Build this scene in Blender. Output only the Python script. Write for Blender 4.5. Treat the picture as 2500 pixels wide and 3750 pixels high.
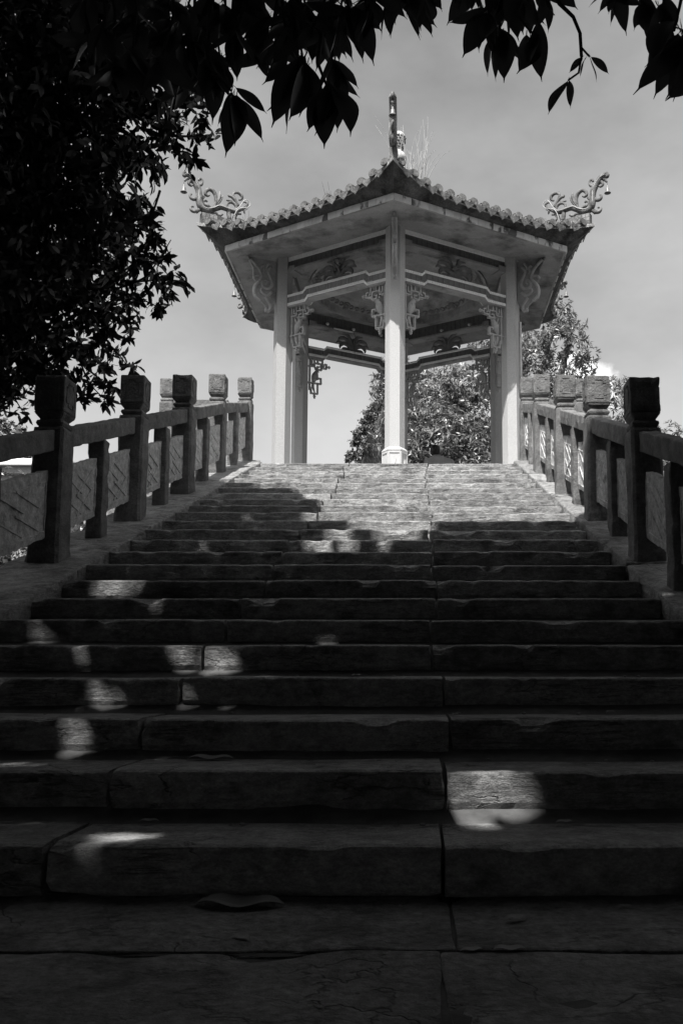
import bpy, math, random
import numpy as np
from mathutils import Vector, Matrix, noise

# ------------------------------------------------------------------ camera, sky, sun
SC = bpy.context.scene
for _o in list(bpy.data.objects):
    bpy.data.objects.remove(_o, do_unlink=True)
rnd = random.Random(7)
NR = np.random.default_rng(11)

EYE = 0.5845; FPX = 3210.3; PITCH = 0.1062; CX0 = 1536.2; CY0 = 2115.4; YAW = -0.0041
cam_d = bpy.data.cameras.new('camera'); cam = bpy.data.objects.new('camera', cam_d)
SC.collection.objects.link(cam); SC.camera = cam
cam_d.sensor_fit = 'VERTICAL'; cam_d.sensor_height = 36.0; cam_d.lens = FPX*36/3750
cam_d.shift_x = -(CX0-1250)/3750; cam_d.shift_y = (CY0-1875)/3750
cam_d.clip_start = 0.05; cam_d.clip_end = 2000
cam.location = (0, 0, EYE); cam.rotation_euler = (math.pi/2+PITCH, 0, YAW)

SUN_EL = math.radians(59); SUN_AZ = math.radians(18)     # azimuth: to the left of straight behind the camera
SUN = Vector((-math.sin(SUN_AZ)*math.cos(SUN_EL), -math.cos(SUN_AZ)*math.cos(SUN_EL), math.sin(SUN_EL)))
W = bpy.data.worlds.new('World'); SC.world = W; W.use_nodes = True
wn = W.node_tree; wn.nodes.clear()
def wnode(t, **k):
    n = wn.nodes.new(t)
    for a, b in k.items(): setattr(n, a, b)
    return n
sky = wnode('ShaderNodeTexSky', sky_type='NISHITA', sun_disc=False)
sky.sun_elevation = SUN_EL; sky.sun_rotation = math.pi+SUN_AZ
sky.air_density = 1.2; sky.dust_density = 3.0; sky.ozone_density = 1.5
sp_ = wnode('ShaderNodeSeparateColor'); wn.links.new(sky.outputs[0], sp_.inputs[0])      # black-and-white film behind an orange filter: mostly the red of the sky
bw = wnode('ShaderNodeMath', operation='MULTIPLY_ADD'); bw.inputs[1].default_value = 0.35
rg_ = wnode('ShaderNodeMath', operation='MULTIPLY'); rg_.inputs[1].default_value = 0.9; wn.links.new(sp_.outputs[0], rg_.inputs[0])
wn.links.new(sp_.outputs[1], bw.inputs[0]); wn.links.new(rg_.outputs[0], bw.inputs[2])
tc = wnode('ShaderNodeTexCoord')
mp = wnode('ShaderNodeMapping'); mp.inputs['Scale'].default_value = (1.0, 1.0, 2.0)
mp.inputs['Rotation'].default_value = (0.2, 0.25, 0.3)
wn.links.new(tc.outputs['Generated'], mp.inputs[0])
nz = wnode('ShaderNodeTexNoise'); nz.inputs['Scale'].default_value = 1.7; nz.inputs['Detail'].default_value = 8
nz.inputs['Roughness'].default_value = 0.55; wn.links.new(mp.outputs[0], nz.inputs[0])
cr = wnode('ShaderNodeMapRange'); cr.inputs['From Min'].default_value = 0.42; cr.inputs['From Max'].default_value = 0.8
cr.inputs['To Min'].default_value = 0.0; cr.inputs['To Max'].default_value = 0.22
wn.links.new(nz.outputs[0], cr.inputs[0])
# one small cumulus low in the sky, beyond the trees
dv = wnode('ShaderNodeVectorMath', operation='DISTANCE'); dv.inputs[1].default_value = (0.186, 0.932, 0.310)
nz2 = wnode('ShaderNodeTexNoise'); nz2.inputs['Scale'].default_value = 22; nz2.inputs['Detail'].default_value = 6
wn.links.new(tc.outputs['Generated'], dv.inputs[0]); wn.links.new(tc.outputs['Generated'], nz2.inputs[0])
ad = wnode('ShaderNodeMath', operation='MULTIPLY_ADD'); ad.inputs[1].default_value = 0.075
wn.links.new(nz2.outputs[0], ad.inputs[0]); wn.links.new(dv.outputs['Value'], ad.inputs[2])
c2 = wnode('ShaderNodeMapRange', interpolation_type='SMOOTHSTEP'); c2.inputs['From Min'].default_value = 0.079; c2.inputs['From Max'].default_value = 0.060
c2.inputs['To Min'].default_value = 0.0; c2.inputs['To Max'].default_value = 0.75
wn.links.new(ad.outputs[0], c2.inputs[0])
mx = wnode('ShaderNodeMath', operation='MAXIMUM'); wn.links.new(cr.outputs[0], mx.inputs[0]); wn.links.new(c2.outputs[0], mx.inputs[1])
mix = wnode('ShaderNodeMixRGB'); mix.inputs[2].default_value = (11.0, 11.0, 11.0, 1)
wn.links.new(mx.outputs[0], mix.inputs[0]); wn.links.new(bw.outputs[0], mix.inputs[1])
bg = wnode('ShaderNodeBackground'); bg.inputs['Strength'].default_value = 0.12
wo = wnode('ShaderNodeOutputWorld')
wn.links.new(mix.outputs[0], bg.inputs[0]); wn.links.new(bg.outputs[0], wo.inputs[0])

sl = bpy.data.lights.new('sun', 'SUN'); sl.energy = 5.0; sl.angle = math.radians(0.53); sl.color = (1, 0.985, 0.96)
so = bpy.data.objects.new('sun', sl); SC.collection.objects.link(so)
so.rotation_euler = SUN.to_track_quat('Z', 'Y').to_euler(); so.location = (-4, -8, 14)
SC.view_settings.view_transform = 'Standard'; SC.view_settings.look = 'None'
SC.view_settings.exposure = 0.65; SC.view_settings.gamma = 1; SC.view_settings.use_curve_mapping = False
SC.render.engine = 'CYCLES'
SC.cycles.max_bounces = 6; SC.cycles.diffuse_bounces = 4; SC.cycles.transparent_max_bounces = 4

# ------------------------------------------------------------------ helpers
COL = SC.collection
def tag(o, label=None, cat=None, group=None, kind=None):
    if label: o['label'] = label
    if cat: o['category'] = cat
    if group: o['group'] = group
    if kind: o['kind'] = kind
    return o
def empty(name, loc=(0, 0, 0), rz=0, parent=None):
    o = bpy.data.objects.new(name, None); COL.objects.link(o); o.location = loc; o.rotation_euler = (0, 0, rz)
    o.empty_display_size = 0.1
    if parent: o.parent = parent
    return o
def link(name, me, parent=None, loc=None, rot=None):
    o = bpy.data.objects.new(name, me); COL.objects.link(o)
    if parent: o.parent = parent
    if loc is not None: o.location = loc
    if rot is not None: o.rotation_euler = rot
    return o
def fbm(p, s, oct=3):
    v = 0; a = 1
    for i in range(oct):
        v += a*noise.noise(Vector(p)*s); s *= 2.1; a *= 0.5
    return v

class MB:
    def __init__(s): s.v = []; s.f = []
    def add(s, vs, fs):
        b = len(s.v); s.v += [tuple(v) for v in vs]; s.f += [tuple(i+b for i in f) for f in fs]
    def box(s, x0, x1, y0, y1, z0, z1, fn=None):
        vs = [(x, y, z) for z in (z0, z1) for y in (y0, y1) for x in (x0, x1)]
        if fn: vs = [fn(v) for v in vs]
        s.add(vs, [(0, 2, 3, 1), (4, 5, 7, 6), (0, 1, 5, 4), (2, 6, 7, 3), (0, 4, 6, 2), (1, 3, 7, 5)])
    def rbox(s, x0, x1, y0, y1, z0, z1, b=0.01, seg=0.1, amp=0.0, fn=None, sc=6.0, chip=0.0):
        """box with rounded edges, gridded faces and a rough surface"""
        def grid(a, c):
            n = max(1, int(round((c-a-2*b)/seg)))
            return [a]+[a+b+(c-a-2*b)*i/n for i in range(n+1)]+[c]
        G = [grid(x0, x1), grid(y0, y1), grid(z0, z1)]
        lo = (x0, y0, z0); hi = (x1, y1, z1)
        idx = {}; vs = []; fs = []
        def vid(i, j, k):
            key = (i, j, k)
            if key in idx: return idx[key]
            p = [G[0][i], G[1][j], G[2][k]]
            q = [min(max(p[a], lo[a]+b), hi[a]-b) for a in range(3)]
            d = Vector([p[a]-q[a] for a in range(3)])
            if d.length > 1e-9 and b > 0: d.normalize(); p = [q[a]+d[a]*b for a in range(3)]
            if amp or chip:
                P = Vector(p)
                if fn: P = Vector(fn(p))
                dn = d if d.length > 0 else Vector((0, 0, 0))
                n = fbm(P, sc)
                e = amp*n
                if chip:
                    cn = fbm(P+Vector((5, 3, 9)), sc*0.9, 2)
                    nz_ = sum(1 for a in range(3) if abs(p[a]-lo[a]) < 1.2*b or abs(p[a]-hi[a]) < 1.2*b)
                    if nz_ >= 2 and cn > 0.12: e -= chip*min(1, (cn-0.12)*3)
                p = [p[a]+dn[a]*e for a in range(3)]
            if fn: p = fn(p)
            idx[key] = len(vs); vs.append(p); return idx[key]
        nx, ny, nz_ = (len(g)-1 for g in G)
        for i in range(nx):
            for j in range(ny):
                fs.append((vid(i, j, 0), vid(i, j+1, 0), vid(i+1, j+1, 0), vid(i+1, j, 0)))
                fs.append((vid(i, j, nz_), vid(i+1, j, nz_), vid(i+1, j+1, nz_), vid(i, j+1, nz_)))
        for i in range(nx):
            for k in range(nz_):
                fs.append((vid(i, 0, k), vid(i+1, 0, k), vid(i+1, 0, k+1), vid(i, 0, k+1)))
                fs.append((vid(i, ny, k), vid(i, ny, k+1), vid(i+1, ny, k+1), vid(i+1, ny, k)))
        for j in range(ny):
            for k in range(nz_):
                fs.append((vid(0, j, k), vid(0, j, k+1), vid(0, j+1, k+1), vid(0, j+1, k)))
                fs.append((vid(nx, j, k), vid(nx, j+1, k), vid(nx, j+1, k+1), vid(nx, j, k+1)))
        s.add(vs, fs)
    def tube(s, pts, rad, n=8, cap=True, squash=None, up=None):
        """pts: 3D points, rad: radii (number or list)"""
        P = [Vector(p) for p in pts]; m = len(P)
        R = rad if isinstance(rad, (list, tuple)) else [rad]*m
        vs = []; fs = []
        prev = Vector(up) if up else None
        for i in range(m):
            t = (P[min(i+1, m-1)]-P[max(i-1, 0)])
            if t.length < 1e-9: t = Vector((0, 0, 1))
            t.normalize()
            if up: a = (Vector(up)-t*t.dot(Vector(up)))
            else:
                ref = prev if prev is not None else (Vector((0, 0, 1)) if abs(t.z) < 0.9 else Vector((1, 0, 0)))
                a = ref-t*t.dot(ref)
            if a.length < 1e-6: a = t.orthogonal()
            a.normalize(); prev = a; b_ = t.cross(a)
            for k in range(n):
                th = 2*math.pi*k/n
                vs.append(P[i]+(a*math.cos(th)*(squash or 1)+b_*math.sin(th))*R[i])
        for i in range(m-1):
            for k in range(n):
                k2 = (k+1) % n
                fs.append((i*n+k, i*n+k2, (i+1)*n+k2, (i+1)*n+k))
        if cap: fs.append(tuple(range(n-1, -1, -1))); fs.append(tuple((m-1)*n+k for k in range(n)))
        s.add(vs, fs)
    def loft(s, rings, cap=True):
        n = len(rings[0]); vs = [p for r in rings for p in r]; fs = []
        for i in range(len(rings)-1):
            for k in range(n):
                k2 = (k+1) % n; fs.append((i*n+k, i*n+k2, (i+1)*n+k2, (i+1)*n+k))
        if cap: fs.append(tuple(range(n-1, -1, -1))); fs.append(tuple((len(rings)-1)*n+k for k in range(n)))
        s.add(vs, fs)
    def prism(s, poly, fn, t0, t1):
        """poly: list of 2D points; fn(a, b, t) -> 3D"""
        n = len(poly)
        vs = [fn(a, b, t0) for a, b in poly]+[fn(a, b, t1) for a, b in poly]
        fs = [tuple(range(n)), tuple(range(2*n-1, n-1, -1))]
        for i in range(n): fs.append((i, (i+1) % n+0, (i+1) % n+n, i+n)[::-1])
        s.add(vs, fs)
    def ball(s, c, rx, ry, rz, nu=10, nv=7, rot=None):
        rings = []
        vs = []; fs = []
        for j in range(nv+1):
            ph = math.pi*j/nv
            for i in range(nu):
                th = 2*math.pi*i/nu
                p = Vector((rx*math.sin(ph)*math.cos(th), ry*math.sin(ph)*math.sin(th), rz*math.cos(ph)))
                if rot: p = rot @ p
                vs.append(p+Vector(c))
        for j in range(nv):
            for i in range(nu):
                i2 = (i+1) % nu; fs.append((j*nu+i, (j+1)*nu+i, (j+1)*nu+i2, j*nu+i2))
        s.add(vs, fs)
    def mesh(s, name, mat, smooth=False, fix=True):
        me = bpy.data.meshes.new(name); me.from_pydata(s.v, [], s.f)
        if fix:
            import bmesh
            bm = bmesh.new(); bm.from_mesh(me); bmesh.ops.recalc_face_normals(bm, faces=bm.faces); bm.to_mesh(me); bm.free()
        me.materials.append(mat)
        if smooth: me.shade_smooth()
        me.update(); return me
    def build(s, name, mat, parent=None, smooth=False, **k):
        return link(name, s.mesh(name, mat, smooth), parent, **k)

def smooth_curve(pts, n=4):
    """Catmull-Rom through tuples of any size"""
    P = [tuple(p) for p in pts]; out = []
    for i in range(len(P)-1):
        p0 = P[max(i-1, 0)]; p1 = P[i]; p2 = P[i+1]; p3 = P[min(i+2, len(P)-1)]
        for j in range(n):
            t = j/n
            out.append(tuple(0.5*((2*b)+(-a+c)*t+(2*a-5*b+4*c-d)*t*t+(-a+3*b-3*c+d)*t**3) for a, b, c, d in zip(p0, p1, p2, p3)))
    out.append(P[-1]); return out

# ------------------------------------------------------------------ materials (the photograph is black and white: all greys)
def mat(name, base, rough=0.85, var=0.3, scale=6.0, bump=0.3, bscale=40.0, stretch=(1, 1, 1), spots=None, spec=0.3, crack=0.0, streak=None, bdist=0.01, tiles=None, orand=0.13):
    m = bpy.data.materials.new(name); m.use_nodes = True; nt = m.node_tree; N = nt.nodes; L = nt.links
    p = N['Principled BSDF']; p.inputs['Roughness'].default_value = rough; p.inputs['Specular IOR Level'].default_value = spec
    t = N.new('ShaderNodeTexCoord'); oi = N.new('ShaderNodeObjectInfo')
    sv = N.new('ShaderNodeVectorMath'); sv.operation = 'SCALE'; sv.inputs[0].default_value = (7.3, 5.1, 3.7) if not tiles else (0, 0, 0)
    L.new(oi.outputs['Random'], sv.inputs['Scale'])
    av = N.new('ShaderNodeVectorMath'); av.operation = 'ADD'; L.new(t.outputs['Object'], av.inputs[0]); L.new(sv.outputs[0], av.inputs[1]); co = av.outputs[0]
    def noise_(sc, det=6, ro=0.6, st=None):
        src = co
        if st:
            mpn = N.new('ShaderNodeMapping'); mpn.inputs['Scale'].default_value = st; L.new(co, mpn.inputs[0]); src = mpn.outputs[0]
        n = N.new('ShaderNodeTexNoise'); n.inputs['Scale'].default_value = sc; n.inputs['Detail'].default_value = det
        n.inputs['Roughness'].default_value = ro; L.new(src, n.inputs[0]); return n.outputs[0]
    def rng(src, a, b, c, d):
        r = N.new('ShaderNodeMapRange'); L.new(src, r.inputs[0])
        for i, v in enumerate((a, b, c, d)): r.inputs[i+1].default_value = v
        return r.outputs[0]
    def mul(a, b):
        n = N.new('ShaderNodeMath'); n.operation = 'MULTIPLY'; L.new(a, n.inputs[0])
        if isinstance(b, float): n.inputs[1].default_value = b
        else: L.new(b, n.inputs[1])
        return n.outputs[0]
    v = rng(noise_(scale, 8, 0.65, stretch), 0.3, 0.7, base*(1-var), base*(1+var))
    v = mul(v, rng(noise_(bscale*1.5, 3, 0.6, stretch), 0.3, 0.7, 1-var*0.5, 1+var*0.5))
    # every stone a little lighter or darker than its neighbour
    v = mul(v, rng(oi.outputs['Random'], 0, 1, 1-orand, 1+orand))
    if spots:                    # dark mould or soot patches: (scale, threshold, width, darkness)
        v = mul(v, rng(noise_(spots[0], 7, 0.65, spots[4] if len(spots) > 4 else None), spots[1], spots[1]+spots[2], 1.0, spots[3]))
    bh = noise_(bscale, 8, 0.7, stretch)
    if crack:
        fn1 = noise_(2.4, 5, 0.55, (1, 1, 3.0)); ab = N.new('ShaderNodeMath'); ab.operation = 'SUBTRACT'; L.new(fn1, ab.inputs[0]); ab.inputs[1].default_value = 0.5
        ab2 = N.new('ShaderNodeMath'); ab2.operation = 'ABSOLUTE'; L.new(ab.outputs[0], ab2.inputs[0])
        e = rng(ab2.outputs[0], 0.0, 0.010, 0.0, 1.0)
        gate = rng(noise_(2.6, 2, 0.5), 0.52, 0.60, 0.0, 1.0)     # cracks only here and there
        inv = rng(e, 0, 1, 1, 0); cm = mul(inv, gate)
        v = mul(v, rng(cm, 0, 1, 1.0, 0.6))
        st_ = noise_(9, 6, 0.6, (0.35, 0.6, 4.5)); sb = N.new('ShaderNodeMath'); sb.operation = 'SUBTRACT'; L.new(st_, sb.inputs[0]); sb.inputs[1].default_value = 0.5
        sc_ = N.new('ShaderNodeMath'); sc_.operation = 'ABSOLUTE'; L.new(sb.outputs[0], sc_.inputs[0])
        lam = mul(rng(sc_.outputs[0], 0.0, 0.022, 1.0, 0.0), rng(noise_(3.3, 3, 0.6), 0.45, 0.62, 0.0, 1.0))
        v = mul(v, rng(lam, 0, 1, 1.0, 0.52)); cm0 = cm
        cmx = N.new('ShaderNodeMath'); cmx.operation = 'MAXIMUM'; L.new(cm, cmx.inputs[0]); L.new(mul(lam, 0.6), cmx.inputs[1]); cm = cmx.outputs[0]
        v = mul(v, rng(noise_(38, 4, 0.7, stretch), 0.35, 0.65, 0.72, 1.22))
        big = noise_(14, 5, 0.6, stretch)
        s1 = N.new('ShaderNodeMath'); s1.operation = 'MULTIPLY_ADD'; L.new(cm, s1.inputs[0]); s1.inputs[1].default_value = -crack; L.new(bh, s1.inputs[2])
        s2 = N.new('ShaderNodeMath'); s2.operation = 'MULTIPLY_ADD'; L.new(big, s2.inputs[0]); s2.inputs[1].default_value = 1.1; L.new(s1.outputs[0], s2.inputs[2])
        bh = s2.outputs[0]
    if tiles:                    # (w, h, joint) small glazed tiles, only too fine to build
        br = N.new('ShaderNodeTexBrick'); br.offset = 0; br.inputs['Scale'].default_value = 1
        br.inputs['Brick Width'].default_value = tiles[0]; br.inputs['Row Height'].default_value = tiles[1]; br.inputs['Mortar Size'].default_value = tiles[2]
        L.new(co, br.inputs[0]); v = mul(v, rng(br.outputs['Fac'], 0, 1, 1.0, 0.5))
    cx = N.new('ShaderNodeCombineColor')
    for i in range(3): L.new(v, cx.inputs[i])
    L.new(cx.outputs[0], p.inputs['Base Color'])
    bp = N.new('ShaderNodeBump'); bp.inputs['Strength'].default_value = bump; bp.inputs['Distance'].default_value = bdist
    L.new(bh, bp.inputs['Height']); L.new(bp.outputs[0], p.inputs['Normal'])
    return m
M = {}
M['step'] = mat('step_limestone', 0.30, 0.56, 0.42, 13.0, 1.0, 75, (1, 1, 1.7), spots=(3.0, 0.53, 0.14, 0.5), crack=1.3, bdist=0.016, spec=0.4, orand=.2)
M['paving'] = mat('paving_stone', 0.22, 0.75, 0.35, 5.0, 1.0, 34, spots=(4, 0.52, 0.12, 0.5), crack=.5, bdist=0.018)
M['granite'] = mat('carved_granite', 0.165, 0.9, 0.42, 11.0, 1.0, 55, spots=(3.2, 0.55, 0.16, 0.5), bdist=0.014)
M['panel'] = mat('tooled_panel_stone', 0.50, 0.9, 0.42, 20, 1.0, 60, spots=(7, 0.55, 0.1, 0.75), bdist=0.01)
M['core'] = mat('rubble_wall', 0.12, 0.95, 0.4, 4, 0.8, 10)
M['column'] = mat('washed_terrazzo', 0.41, 0.85, 0.16, 70, 0.9, 120, spots=(5, 0.56, 0.2, 0.78, (1, 1, 0.12)), bdist=0.004)
M['white'] = mat('white_render', 0.52, 0.7, 0.10, 8, 0.15, 60, spots=(9, 0.66, 0.1, 0.5))
M['plaster'] = mat('weathered_plaster', 0.30, 0.9, 0.22, 2.4, 0.35, 30, spots=(1.7, 0.49, 0.18, 0.34))
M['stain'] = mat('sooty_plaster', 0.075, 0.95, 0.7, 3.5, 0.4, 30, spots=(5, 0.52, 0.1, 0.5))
M['fascia'] = mat('fascia_tile', 0.55, 0.5, 0.12, 12, 0.2, 40, spots=(2.6, 0.53, 0.06, 0.12, (1, 1, 0.6)), spec=0.5)
M['darktile'] = mat('dark_glazed_tile', 0.10, 0.4, 0.3, 10, 0.2, 30, spec=0.5, tiles=(0.085, 0.2, 0.004))
M['diamond'] = mat('embossed_white_tile', 0.80, 0.3, 0.12, 30, 0.5, 45, spec=0.5)
M['roof'] = mat('old_roof_tile', 0.11, 0.7, 0.5, 9, 0.5, 40, spots=(6, 0.5, 0.12, 0.3))
M['rooflip'] = mat('tile_end', 0.10, 0.7, 0.6, 14, 0.8, 60, spots=(12, 0.5, 0.1, 0.5))
M['drip'] = mat('drip_tile_sunlit_tone', 0.26, 0.7, 0.5, 14, 0.8, 60, spots=(10, 0.54, 0.1, 0.3))  # sunlit brightness of the drips is put into this paler base colour
M['dragon'] = mat('mossy_cement', 0.17, 0.9, 0.5, 12, 0.5, 40, spots=(9, 0.52, 0.12, 0.45))
M['hiptile'] = mat('grimy_square_tile', 0.22, 0.5, 0.4, 14, 0.2, 40, spots=(9, 0.5, 0.1, 0.45))
M['wire'] = mat('pale_cord', 0.42, 0.5, 0.1, 10, 0.1, 30)
M['bell'] = mat('aged_bell_metal', 0.15, 0.45, 0.2, 20, 0.1, 60, spec=0.6)
M['carve'] = mat('painted_carving', 0.36, 0.8, 0.18, 14, 0.3, 50, spots=(10, 0.6, 0.1, 0.6))
M['carve_dark'] = mat('dark_painted_carving', 0.16, 0.8, 0.25, 14, 0.3, 50)
M['bark'] = mat('bark', 0.07, 0.95, 0.4, 8, 0.9, 25, (1, 1, 0.3))
M['grass'] = mat('dry_grass', 0.42, 0.8, 0.2, 10, 0.1, 30)
M['soil'] = mat('soil', 0.06, 0.95, 0.5, 1.5, 0.8, 8)
M['rock'] = mat('karst_rock', 0.10, 0.95, 0.6, 0.5, 1.0, 2.5, (1, 1, 0.5), bdist=0.5, spots=(0.9, 0.5, 0.1, 0.4))
M['shirt'] = mat('dark_shirt', 0.24, 0.9, 0.15, 8, 0.3, 60)
M['hair'] = mat('black_hair', 0.012, 0.5, 0.3, 60, 0.4, 200)
M['skin'] = mat('skin', 0.28, 0.6, 0.05, 10, 0.05, 80)
M['trouser'] = mat('dark_trousers', 0.04, 0.9, 0.2, 10, 0.2, 60)
M['roofwhite'] = mat('pale_roof_edge', 0.65, 0.6, 0.05, 4, 0.05, 20)
M['glass'] = mat('dark_window', 0.02, 0.15, 0.1, 4, 0.0, 10, spec=0.6)
def leafmat(name, base, rough, var, trans=0.0):
    m = bpy.data.materials.new(name); m.use_nodes = True; nt = m.node_tree; N = nt.nodes; L = nt.links
    p = N['Principled BSDF']; p.inputs['Roughness'].default_value = rough; p.inputs['Specular IOR Level'].default_value = 0.5
    g = N.new('ShaderNodeNewGeometry'); r = N.new('ShaderNodeMapRange'); L.new(g.outputs['Random Per Island'], r.inputs[0])
    r.inputs[3].default_value = base*(1-var); r.inputs[4].default_value = base*(1+var)
    c = N.new('ShaderNodeCombineColor')
    for i in range(3): L.new(r.outputs[0], c.inputs[i])
    L.new(c.outputs[0], p.inputs['Base Color'])
    if trans:
        tr = N.new('ShaderNodeBsdfTranslucent'); tr.inputs[0].default_value = (base*1.5,)*3+(1,)
        mxs = N.new('ShaderNodeMixShader'); mxs.inputs[0].default_value = trans
        L.new(p.outputs[0], mxs.inputs[1]); L.new(tr.outputs[0], mxs.inputs[2]); L.new(mxs.outputs[0], N['Material Output'].inputs[0])
    return m
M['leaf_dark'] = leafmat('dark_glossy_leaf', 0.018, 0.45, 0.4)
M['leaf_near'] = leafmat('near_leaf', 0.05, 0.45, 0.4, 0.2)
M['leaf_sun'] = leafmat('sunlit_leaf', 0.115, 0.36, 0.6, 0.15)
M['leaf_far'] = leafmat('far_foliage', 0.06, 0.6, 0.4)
# ------------------------------------------------------------------ stair geometry
Y1, GO, RI = 2.3362, 0.3999, 0.14
KS = RI/GO; NST = 24; YTOP = Y1+(NST-1)*GO; ZTOP = NST*RI
def nos(y): return RI+KS*(y-Y1)              # height of the line through the step noses

ground = MB(); ground.box(-400, 400, -60, 500, -0.6, -0.05)
tag(ground.build('ground', M['soil']), kind='structure')
core = MB()
core.prism([(Y1+0.1, -0.05), (Y1+0.1, 0.06), (YTOP+0.1, ZTOP-0.09), (YTOP+0.1, -0.05)], lambda a, b, t: (t, a, b), -2.14, 1.40)
for x0, x1 in ((-2.66, -2.141), (1.401, 1.83)):
    core.prism([(3.0, -0.05), (3.0, 0.1), (YTOP+0.35, ZTOP-0.12), (YTOP+0.35, -0.05)], lambda a, b, t: (t, a, b), x0, x1)
tag(core.build('stair_core', M['core']), kind='structure')
plat = MB(); plat.rbox(-4.3, 3.8, YTOP+0.36, 19.5, -0.05, ZTOP-0.02, b=0.02, seg=2)
tag(plat.build('terrace', M['paving']), kind='structure')

stairs = tag(empty('stone_stairs', (0, Y1, 0)), kind='structure')
JL = [-.96, -.94, -.97, -.94, -.95, -.94, -.95, -.89, -.91, -.91, -.93, -.9, -.89, -.86, -.88, -.9, -.86, -.85, -.88, -.9, -.86, -.9, -.94, -.9]
JR = [.07, .09, .12, .11, .07, .07, .11, .12, .10, .12, .12, .1, .12, .14, .1, .13, .12, .13, .1, .12, .11, .12, .14, .16]
def step_stone(x0, x1, k, dz, dy):
    y0 = Y1+(k-1)*GO; z1 = k*RI; z0 = (k-1)*RI+0.004; dep = GO+0.06
    n = max(6, int((x1-x0)/(0.035 if k < 12 else 0.06)))
    prof = [(dep, z0), (0.012, z0), (0.0, z0+0.012), (0, z0+0.045), (0, z0+0.09), (0.0, z1-0.012), (0.003, z1-0.006), (0.016, z1), (0.06, z1), (dep*0.5, z1), (dep, z1)]
    vs = []; fs = []; m = len(prof); sd = k*3.7+x0*2; lean = rnd.uniform(-.05, .035); yaw_ = rnd.uniform(-.008, .008)
    for i in range(n+1):
        u = i/n; x = x0+(x1-x0)*u
        endd = min(u, 1-u)*(x1-x0)
        for j, (a, b) in enumerate(prof):
            p = Vector((x, k*2.0, b))
            front = 1.0 if a < 0.02 else 0.0
            q = fbm(p+Vector((0, sd, 0)), 8, 5)*0.011+fbm(p+Vector((9, sd, 0)), 1.2, 2)*0.007
            yy = y0+dy+a+front*(q+(z1-b)*-lean+yaw_*(u-.5)*2)
            zz = b+dz
            if j in (5, 6, 7):      # worn and chipped nose
                c = fbm(Vector((x*5.5, sd, 1)), 1.0, 4)
                wear = 0.004*fbm(Vector((x*1.1, sd, 4)), 1, 2)+max(0, c-0.24)*0.05
                if endd < 0.05: wear += (0.05-endd)*0.09*(0.6+0.4*math.sin(sd*7+i))
                zz -= wear*(1.0 if j > 5 else 1.2); yy += wear*0.7
            elif j > 7: zz += fbm(Vector((x, a*3+sd, 2)), 2.0, 3)*0.004
            elif j == 1 or j == 2:
                zz += max(0, fbm(Vector((x*1.7, sd, 8)), 1.2, 3)-0.1)*0.05; yy += 0.016
            xx = x
            if i in (0, n): xx += (1 if i == 0 else -1)*abs(fbm(Vector((sd, b*14, i)), 1, 3))*0.016
            vs.append((xx, yy, zz))
    for i in range(n):
        for j in range(m-1):
            fs.append((i*m+j, (i+1)*m+j, (i+1)*m+j+1, i*m+j+1))
    fs.append(tuple(range(m))); fs.append(tuple(n*m+j for j in range(m-1, -1, -1)))
    mb = MB(); mb.add(vs, fs); me = mb.mesh('step_stone', M['step'])
    o = link('step_stone', me, stairs); o.matrix_parent_inverse = Matrix.Translation((0, -Y1, 0)); return o
for k in range(1, NST+1):
    xs = [-2.10+rnd.uniform(-.02, .01), JL[k-1], JR[k-1], 1.335+rnd.uniform(-.01, .02)]
    g = 0.004
    for a in range(3):
        step_stone(xs[a]+g, xs[a+1]-g, k, rnd.uniform(-.005, .003), rnd.uniform(-.010, .010))
# a few rows of paving in front of the lowest step
path = tag(empty('forecourt_paving', (0, 0, 0)), kind='structure')
rows = [(1.905, 2.40), (1.42, 1.897), (0.8, 1.412), (0.1, 0.792), (-0.8, 0.092), (-2.0, -0.808)]
cuts = [[-2.7, -1.02, 0.085, 1.25, 2.4], [-2.7, -1.5, 0.05, 1.6, 2.4], [-2.7, -0.55, 0.6, 2.4], [-2.7, -1.3, 0.1, 2.4], [-2.7, -0.5, 2.4], [-2.7, 0.4, 2.4]]
for (y0, y1), cs in zip(rows, cuts):
    for a in range(len(cs)-1):
        mb = MB(); dz = rnd.uniform(-.006, .004)
        mb.rbox(cs[a]+.002, cs[a+1]-.002, y0+.006, y1+.002, -0.1, 0.0+dz, b=0.005, seg=0.05, amp=0.008, sc=4.0, chip=0.016)
        mb.build('paving_stone', M['paving'], path)

# ------------------------------------------------------------------ balustrades
dirt = MB(); dirt.box(-2.7, 2.4, -2.0, 2.4, -.06, -.006); dirt.build('joint_dirt', M['soil'], path)
def post_mesh():
    """square shaft with chamfered arrises, shoulder, roll and neck; height 1.217 to the top of its cap"""
    lv = [(-0.03, .103), (0.0, .103), (0.05, .101), (0.3, .100), (0.6, .100), (0.858, .100), (0.874, .094), (0.878, .080),
          (0.886, .078), (0.893, .085), (0.908, .090), (0.923, .085), (0.930, .072), (0.938, .072), (0.966, .092), (0.978, .096)]
    rings = []
    for z, h in lv:
        c = 0.018 if z < 0.87 else 0.008
        r = [(-h+c, -h), (h-c, -h), (h, -h+c), (h, h-c), (h-c, h), (-h+c, h), (-h, h-c), (-h, -h+c)]
        rings.append([(x, y, z) for x, y in r])
    # denser shaft with rough faces
    out = []
    for i, r in enumerate(rings):
        out.append(r)
        if i < len(rings)-1 and lv[i+1][0]-lv[i][0] > .1:
            n = int((lv[i+1][0]-lv[i][0])/0.05)
            for j in range(1, n):
                t = j/n; out.append([tuple(a*(1-t)+b*t for a, b in zip(p, q)) for p, q in zip(r, rings[i+1])])
    return out
POST = post_mesh()
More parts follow.
